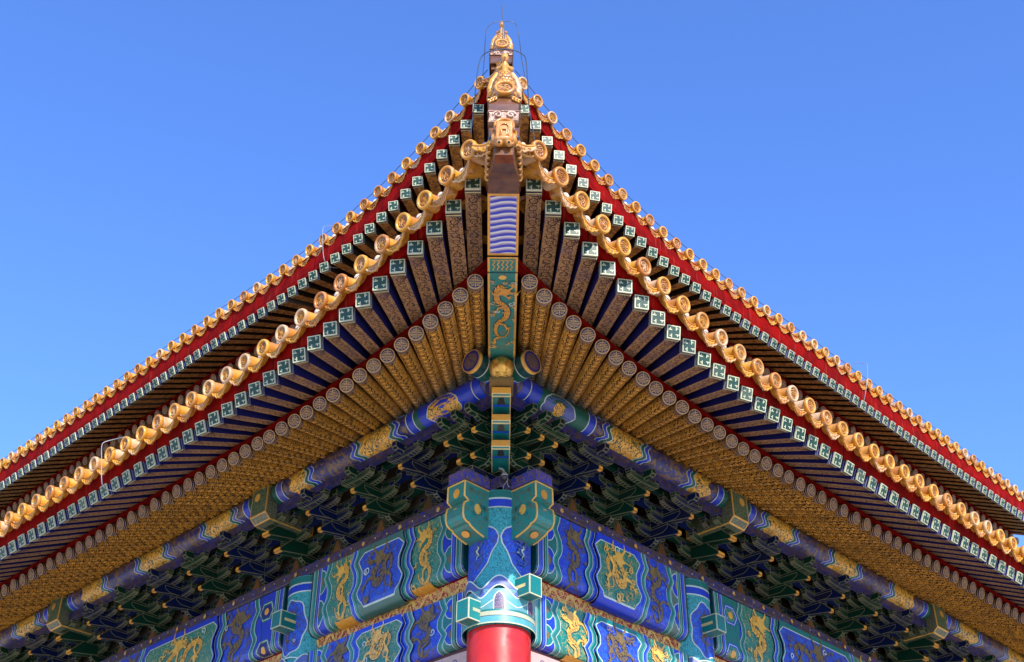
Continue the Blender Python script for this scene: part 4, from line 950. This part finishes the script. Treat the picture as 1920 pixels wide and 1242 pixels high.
# inner wall under the beams (red lattice wall behind the columns)
for side in (0,1):
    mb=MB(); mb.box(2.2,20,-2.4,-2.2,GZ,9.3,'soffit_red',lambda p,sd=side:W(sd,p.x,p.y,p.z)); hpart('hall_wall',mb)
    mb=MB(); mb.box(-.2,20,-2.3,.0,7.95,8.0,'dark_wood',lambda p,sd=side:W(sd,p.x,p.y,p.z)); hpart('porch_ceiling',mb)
# ---- hip ridges with the end tiles
def DGM(r_,z,up=0): # frame: local -x... outward along the diagonal = local -x, y across, z up
    o=DG(r_,0,z,up); x=Vector((1/S2,1/S2,0)); y=UPZ.cross(x); return Matrix(((x.x,y.x,0,o.x),(x.y,y.y,0,o.y),(0,0,1,o.z),(0,0,0,1)))
def ridge_end(up):
    if not up: rt,zt=5.66,9.39; rows=[(5.60,9.46,9.60,'worn_clay',.155),(5.58,9.60,9.82,'glazed_brown',.165)]; disc=(5.62,9.95)
    else: rt,zt=1.12,15.15; rows=[(1.0,15.17,15.34,'glazed_brown',.175),(.98,15.34,15.42,'worn_clay',.18),(.96,15.42,15.52,'glazed_brown',.185)]; disc=(.98,15.66)
    T=lambda p:DG(p.x,p.y,p.z,up)
    for r_,a,b,m,hw in rows:
        mb=MB(); mb.prism([(r_,a),(r_+.02,(a+b)/2),(r_,b),(r_-2.2,b+.5),(r_-2.2,a+.5)],-hw,hw,lambda x,z,w_:DG(x,w_,z,up),m)
        me=bevel_mesh(mb.mesh('ridge_block'),.015); o=hpart('ridge_block',me)
        if m=='worn_clay':
            mb=MB()
            for sg in (-1,1): mb.tube([T(Vector((r_+.03,p[0]*sg,(a+b)/2+p[1]))) for p in spiral((.07,0),.05,1.3,0,12)],.012,'worn_clay',6)
            link('carved_scroll',mb.mesh('carved_scroll'),o)
        if m=='glazed_brown' and b-a>.15 and not up:
            mb=MB()
            for sg in (-1,1):
                for q in range(3): mb.tube([T(Vector((r_+.025,sg*(.10+.03*q+.015*math.cos(t)),b-.03+.02*math.sin(t)-.02*q))) for t in [i*.7 for i in range(8)]],.012,'glazed_amber',6)
            link('carved_petals',mb.mesh('carved_petals'),o)
    # ridge behind
    mb=MB(); r0=rows[-1][0]; z0=rows[-1][2]
    mb.prism([(-.14,-.3),(.14,-.3),(.14,.0),(.09,.06),(0,.09),(-.09,.06),(-.14,.0)],0,1,lambda x,z,d_:DG(r0-.25-d_*4,x,z0+z+.02+d_*1.7,up),'glazed_amber'); hpart('hip_ridge',mb)
    Md=DGM(disc[0],disc[1],up); place('round_tile',M_tile,Md@Matrix.Rotation(R(8),4,'Y'))
    if not up: place('round_tile',M_tile,DGM(rt,zt-.03,up)@Matrix.Rotation(R(8),4,'Y'))
    # drip tiles folding round the corner
    for sg in (-1,1):
        t=TP(up,.5); p0=P3(0 if sg>0 else 1,up,TP(up,.75)); p1=DG(rt,0,zt-.03,up); mid=(p0+p1)/2+Vector((0,0,-.035)); y=(p1-p0).normalized(); x=Vector((1/S2,1/S2,.2)); x=(x-y*x.dot(y)).normalized(); z=x.cross(y)
        if z.z<0: y=-y; z=-z
        Md=Matrix(((x.x,y.x,z.x,mid.x),(x.y,y.y,z.y,mid.y),(x.z,y.z,z.z,mid.z),(0,0,0,1)))@Matrix.Diagonal((1,(p1-p0).length/.36,1,1)); place('drip_tile',M_lip,Md)
ridge_end(0); ridge_end(1)
# corner roof filler under the hip tiles
for up,(ra,za,rb,zb) in ((0,(5.55,9.30,1.5,10.9)),(1,(.95,15.08,-3,16.6))):
    mb=MB(); T=lambda x,z,w_:DG(x,w_,z,up); mb.prism([(ra,za),(ra,za+.12),(rb,zb+.12),(rb,zb)],-.16,.16,T,'glazed_brown'); hpart('hip_underlay',mb)
# ------------------------------------------------------------------ figures (things of their own, seated on the ridge)
def remesh(o,vox,smooth=True):
    m=o.modifiers.new('r','REMESH'); m.mode='VOXEL'; m.voxel_size=vox; m.use_smooth_shade=True
    s_=o.modifiers.new('s','SMOOTH'); s_.factor=.5; s_.iterations=2
def rider(root_loc,up,label,sc=1.):
    t=thing('rooster_rider_figure',label,'roof figure',root_loc,'figures on the hip ridges')
    t.matrix_world=Matrix.Translation(root_loc)@Matrix.Rotation(PI/4+PI,4,'Z').to_4x4()
    t.scale=(sc,sc,sc)
    # local: +x outward (towards viewer), y across, z up
    mb=MB(); m='fish_scale_glaze'
    mb.tube([(.0,0,-.06),(.03,0,.06),(.05,0,.15),(.05,0,.24),(.04,0,.31)],[.135,.128,.100,.072,.04],m,20)
    mb.ball((.03,0,.10),(.12,.13,.12),m); o=link('rooster_body',mb.mesh('rooster_body'),t); remesh(o,.012)
    mb=MB(); m='glazed_tile'
    for sg in (-1,1):
        mb.tube([(-.02,sg*.10,.06),(-.03,sg*.145,.03),(-.06,sg*.17,-.02)],[.05,.04,.015],m,10); mb.tube([(.0,sg*.07,.30),(.0,sg*.12,.18),(-.01,sg*.155,.06)],[.03,.04,.03],m,10)
    o=link('rooster_wings',mb.mesh('rooster_wings'),t); remesh(o,.010)
    mb=MB(); m='glazed_tile'
    mb.tube([(-.05,0,.20),(-.02,0,.36),(.0,0,.45)],[.085,.075,.034],m,14); mb.ball((.02,0,.51),(.046,.042,.054),m); mb.tube([(-.03,.07,.40),(.03,.06,.33),(.07,.02,.33)],[.03,.024,.02],m,8); mb.tube([(-.03,-.07,.40),(.03,-.06,.33),(.07,-.02,.33)],[.03,.024,.02],m,8)
    o=link('rider',mb.mesh('rider'),t); remesh(o,.009)
    mb=MB(); mb.ball((.01,0,.565),(.036,.036,.022),'worn_clay'); mb.ball((.01,.0,.60),(.02,.02,.026),'worn_clay'); link('rider_topknot',mb.mesh('rider_topknot'),t)
    mb=MB(); mb.tube([(.08,0,.20),(.13,0,.27),(.145,0,.32)],[.045,.030,.020],'glazed_tile',12); mb.ball((.15,0,.335),(.030,.025,.027),'glazed_tile'); mb.tube([(.17,0,.335),(.205,0,.325)],[.012,.003],'glazed_tile',8); mb.tube([(.14,0,.36),(.15,0,.38),(.17,0,.37)],[.01,.014,.006],'glazed_brown',8); o=link('rooster_head',mb.mesh('rooster_head'),t)
    return t
rider(DG(5.30,0,10.15),0,'larger scaly rooster and rider figure on the lower hip, in front of the other',1.08)
rider(DG(.68,0,15.84,1),1,'topmost glazed rooster and rider figure, on the upper hip under the lightning rod',1.05)
def dragon_head():
    loc=DG(5.42,0,9.1); t=thing('dragon_head_ornament','brown and yellow glazed dragon head sleeve capping the lower hip beam tip','roof ornament',loc)
    t.matrix_world=Matrix.Translation(loc)@Matrix.Rotation(PI/4+PI,4,'Z').to_4x4()
    mb=MB(); m='glazed_brown'   # sleeve, x outward
    rows=[]
    for x,hw,z0,z1 in ((-.48,.185,-.065,.26),(-.20,.175,-.10,.24),(-.05,.14,-.13,.22),(.10,.115,-.155,.20),(.24,.10,-.165,.12)):
        rows.append([Vector((x,y,z)) for y,z in ((-hw*.9,z0),(hw*.9,z0),(hw,z0+.05),(hw,z1),(-hw,z1),(-hw,z0+.05))])
    mb.grid(rows,m,False,True); mb.add(rows[0],[(0,1,2,3,4,5)],m); mb.add(rows[-1],[(5,4,3,2,1,0)],m); link('sleeve',mb.mesh('sleeve'),t)
    mb=MB(); m='glazed_tile'
    mb.box(.12,.30,-.085,.085,.02,.26,m); mb.box(.05,.28,-.10,.10,-.05,.06,m)
    mb.ball((.30,0,-.01),(.05,.10,.04),m); mb.ball((.30,.05,-.07),(.035,.036,.03),m); mb.ball((.30,-.05,-.07),(.035,.036,.03),m)
    mb.ball((.18,.10,.10),(.06,.05,.07),m); mb.ball((.18,-.10,.10),(.06,.05,.07),m)
    o=link('snout',mb.mesh('snout'),t); remesh(o,.009)
    mb=MB(); 
    for k_ in (1.,.62): mb.tube([(.306,-.045*k_,.05),(.308,-.045*k_,.13*k_+.04),(.31,-.03*k_,.19*k_+.01),(.31,0,.205*k_),(.31,.03*k_,.19*k_+.01),(.308,.045*k_,.13*k_+.04),(.306,.045*k_,.05)],.007,'glazed_amber',6)
    link('brow_arch',mb.mesh('brow_arch'),t)
    for sg in (-1,1):
        mb=MB(); mb.ball((.20,sg*.135,.10),.03,'dark_glass'); link('eye',mb.mesh('eye'),t)
        mb=MB(); mb.ball((.332,sg*.05,-.075),.014,'black_line'); link('nostril',mb.mesh('nostril'),t)
        mb=MB(); rq=random.Random(8)
        for i in range(6):
            x=.12-.07*i; z=.02-.015*i; mb.tube([(x+.03*math.cos(a),sg*(.15+.022*math.sin(a*.7)+.003*i),z+.035*math.sin(a)) for a in [j*.8 for j in range(7)]],[.022,.024,.022,.02,.018,.014,.008],'glazed_amber',8)
        mb.tube([(.16,sg*.10,.20),(.05,sg*.14,.27),(-.05,sg*.16,.30)],[.03,.024,.008],'glazed_tile',8)
        link('mane_curls',mb.mesh('mane_curls'),t)
dragon_head()
# ------------------------------------------------------------------ wires, rod and lamp
def ray_pt(u,v,r_):   # point on the plane perpendicular to the diagonal at distance r_ from the corner column
    d=cF+r2*((u-960)/FPX)-u2*((v-621)/FPX); n=Vector((-1/S2,-1/S2,0)); k=(r_-CAM.dot(n))/d.dot(n); return CAM+d*k
def wire(name,label,pts,r_,m,cat='wire',extra=None):
    mb=MB(); pp=smooth_pts(pts); c=pts[0]; mb.tube([p-c for p in pp],r_,m,6)
    for e in (extra or []): mb.tube([p-c for p in smooth_pts(e)],r_,m,6)
    o=link(name,mb.mesh(name)); o.location=c; o['label']=label; o['category']=cat; return o
up_pts=[(905,145,.3),(908,110,.5),(910,75,.75),(913,54,.85),(926,43,.9),(944,40,.9),(962,42,.9),(969,50,.85),(974,75,.75),(978,110,.5),(984,143,.3)]
wire('lightning_wire','upper thin dark wire hoop arching over the topmost roof figure',[ray_pt(*p) for p in up_pts],.006,'wire_metal','wire',None)
wire('lightning_rod','short upright lightning rod standing above the topmost roof figure',[ray_pt(947,100,.92),ray_pt(945.5,60,.9),ray_pt(944,42,.9),ray_pt(942,28,.9),ray_pt(941.5,10,.9)],.009,'wire_metal','lightning rod')
lo_pts=[(883,250,5.2),(887,215,5.3),(892,165,5.5),(897,125,5.6),(905,104,5.65),(920,96,5.7),(941,92.5,5.7),(962,94,5.7),(978,101,5.65),(986,112,5.6),(989,150,5.5),(992,200,5.3),(1002,262,5.1)]
wire('lightning_wire','lower thin dark wire hoop arching over the rooster rider of the lower hip',[ray_pt(*p) for p in lo_pts],.006,'wire_metal')
for side in (0,1):
    pts=[]
    for k in range(0,45):
        s,o,z=TP(1,k+.5); pts.append(P3(side,1,(s,o-.02,z+.10+.012*math.sin(k*2.3))))
    wire('eave_cable','thin dark cable along the upper eave tile ends, %s of the corner'%('right' if side==0 else 'left'),pts,.007,'wire_metal','cable')
    pts=[]
    for k in range(0,45):
        s,o,z=TP(0,k+.5); pts.append(P3(side,0,(s,o-.20,z+.135+.012*math.sin(k*2.1))))
    wire('eave_cable','thin grey cable behind the lower eave tile ends, %s of the corner'%('right' if side==0 else 'left'),pts,.006,'steel_wire','cable')
def on_plane(u,v,side,o_):
    d=cF+r2*((u-960)/FPX)-u2*((v-621)/FPX); ax=1 if side==0 else 0; k=(-o_-CAM[ax])/d[ax]; return CAM+d*k
wire('wire_hook','thin wire hook bent over the upper left eave above the rafter ends',[on_plane(*p) for p in ((627,424,1,.0),(613,424,1,.15),(606,428,1,.3),(605,450,1,.35),(606,475,1,.35),(609,490,1,.3),(616,500,1,.15),(634,503,1,-.1))],.006,'steel_wire')
wire('wire_hook','pale wire bracket bent over the lower left eave in front of the tiles',[on_plane(*p) for p in ((232,820,1,3.3),(215,824,1,3.5),(197,829,1,3.62),(191,836,1,3.65),(190.5,860,1,3.65),(191,905,1,3.6),(198,917,1,3.45),(218,922,1,3.2))],.007,'steel_wire')
wire('wire_hook','thin wire hook bent over the upper right eave against the sky',[on_plane(*p) for p in ((1598,682,0,.0),(1612,681,0,.15),(1624,683,0,.3),(1627,690,0,.34),(1626,710,0,.35),(1623,735,0,.32),(1620,752,0,.25))],.006,'steel_wire')
wire('hanging_cable','thin dark cable hanging in front of the painted beams at the left',[on_plane(501,960,1,.95),on_plane(498,1050,1,.75),on_plane(491,1150,1,.6),on_plane(488,1260,1,.5)],.005,'black_line','cable')
def lamp():
    c=ray_pt(946,895,.55); t=thing('ball_fixture','small dark ball fixture with a dangling lead above the corner column','fixture',c)
    mb=MB(); mb.ball((0,0,-.005),.040,'dark_glass',12); link('fixture_ball',mb.mesh('fixture_ball'),t)
    mb=MB(); mb.lathe([(.0,.065),(.035,.06),(.046,.03),(.044,.01),(.041,.01)],lambda a,b,d:Vector((a,b,d)),'steel_wire',20); mb.tube([(0,0,.07),(-.02,.02,.12),(-.05,.05,.13)],.014,'steel_wire',8); link('fixture_cap',mb.mesh('fixture_cap'),t)
    mb=MB(); q=[Vector(p) for p in ((0.03,-.03,.0),(.02,-.03,-.06),(-.01,-.0,-.12),(.0,.02,-.17))]; mb.tube(smooth_pts(q),.005,'steel_wire',6); mb.tube(smooth_pts([Vector(p) for p in ((.02,-.02,-.05),(.035,-.03,-.12),(.05,-.05,-.15))]),.005,'steel_wire',6); link('hanging_lead',mb.mesh('hanging_lead'),t)
lamp()
for o in list(scene.objects):
    if 'is_root' in o.keys(): del o['is_root']
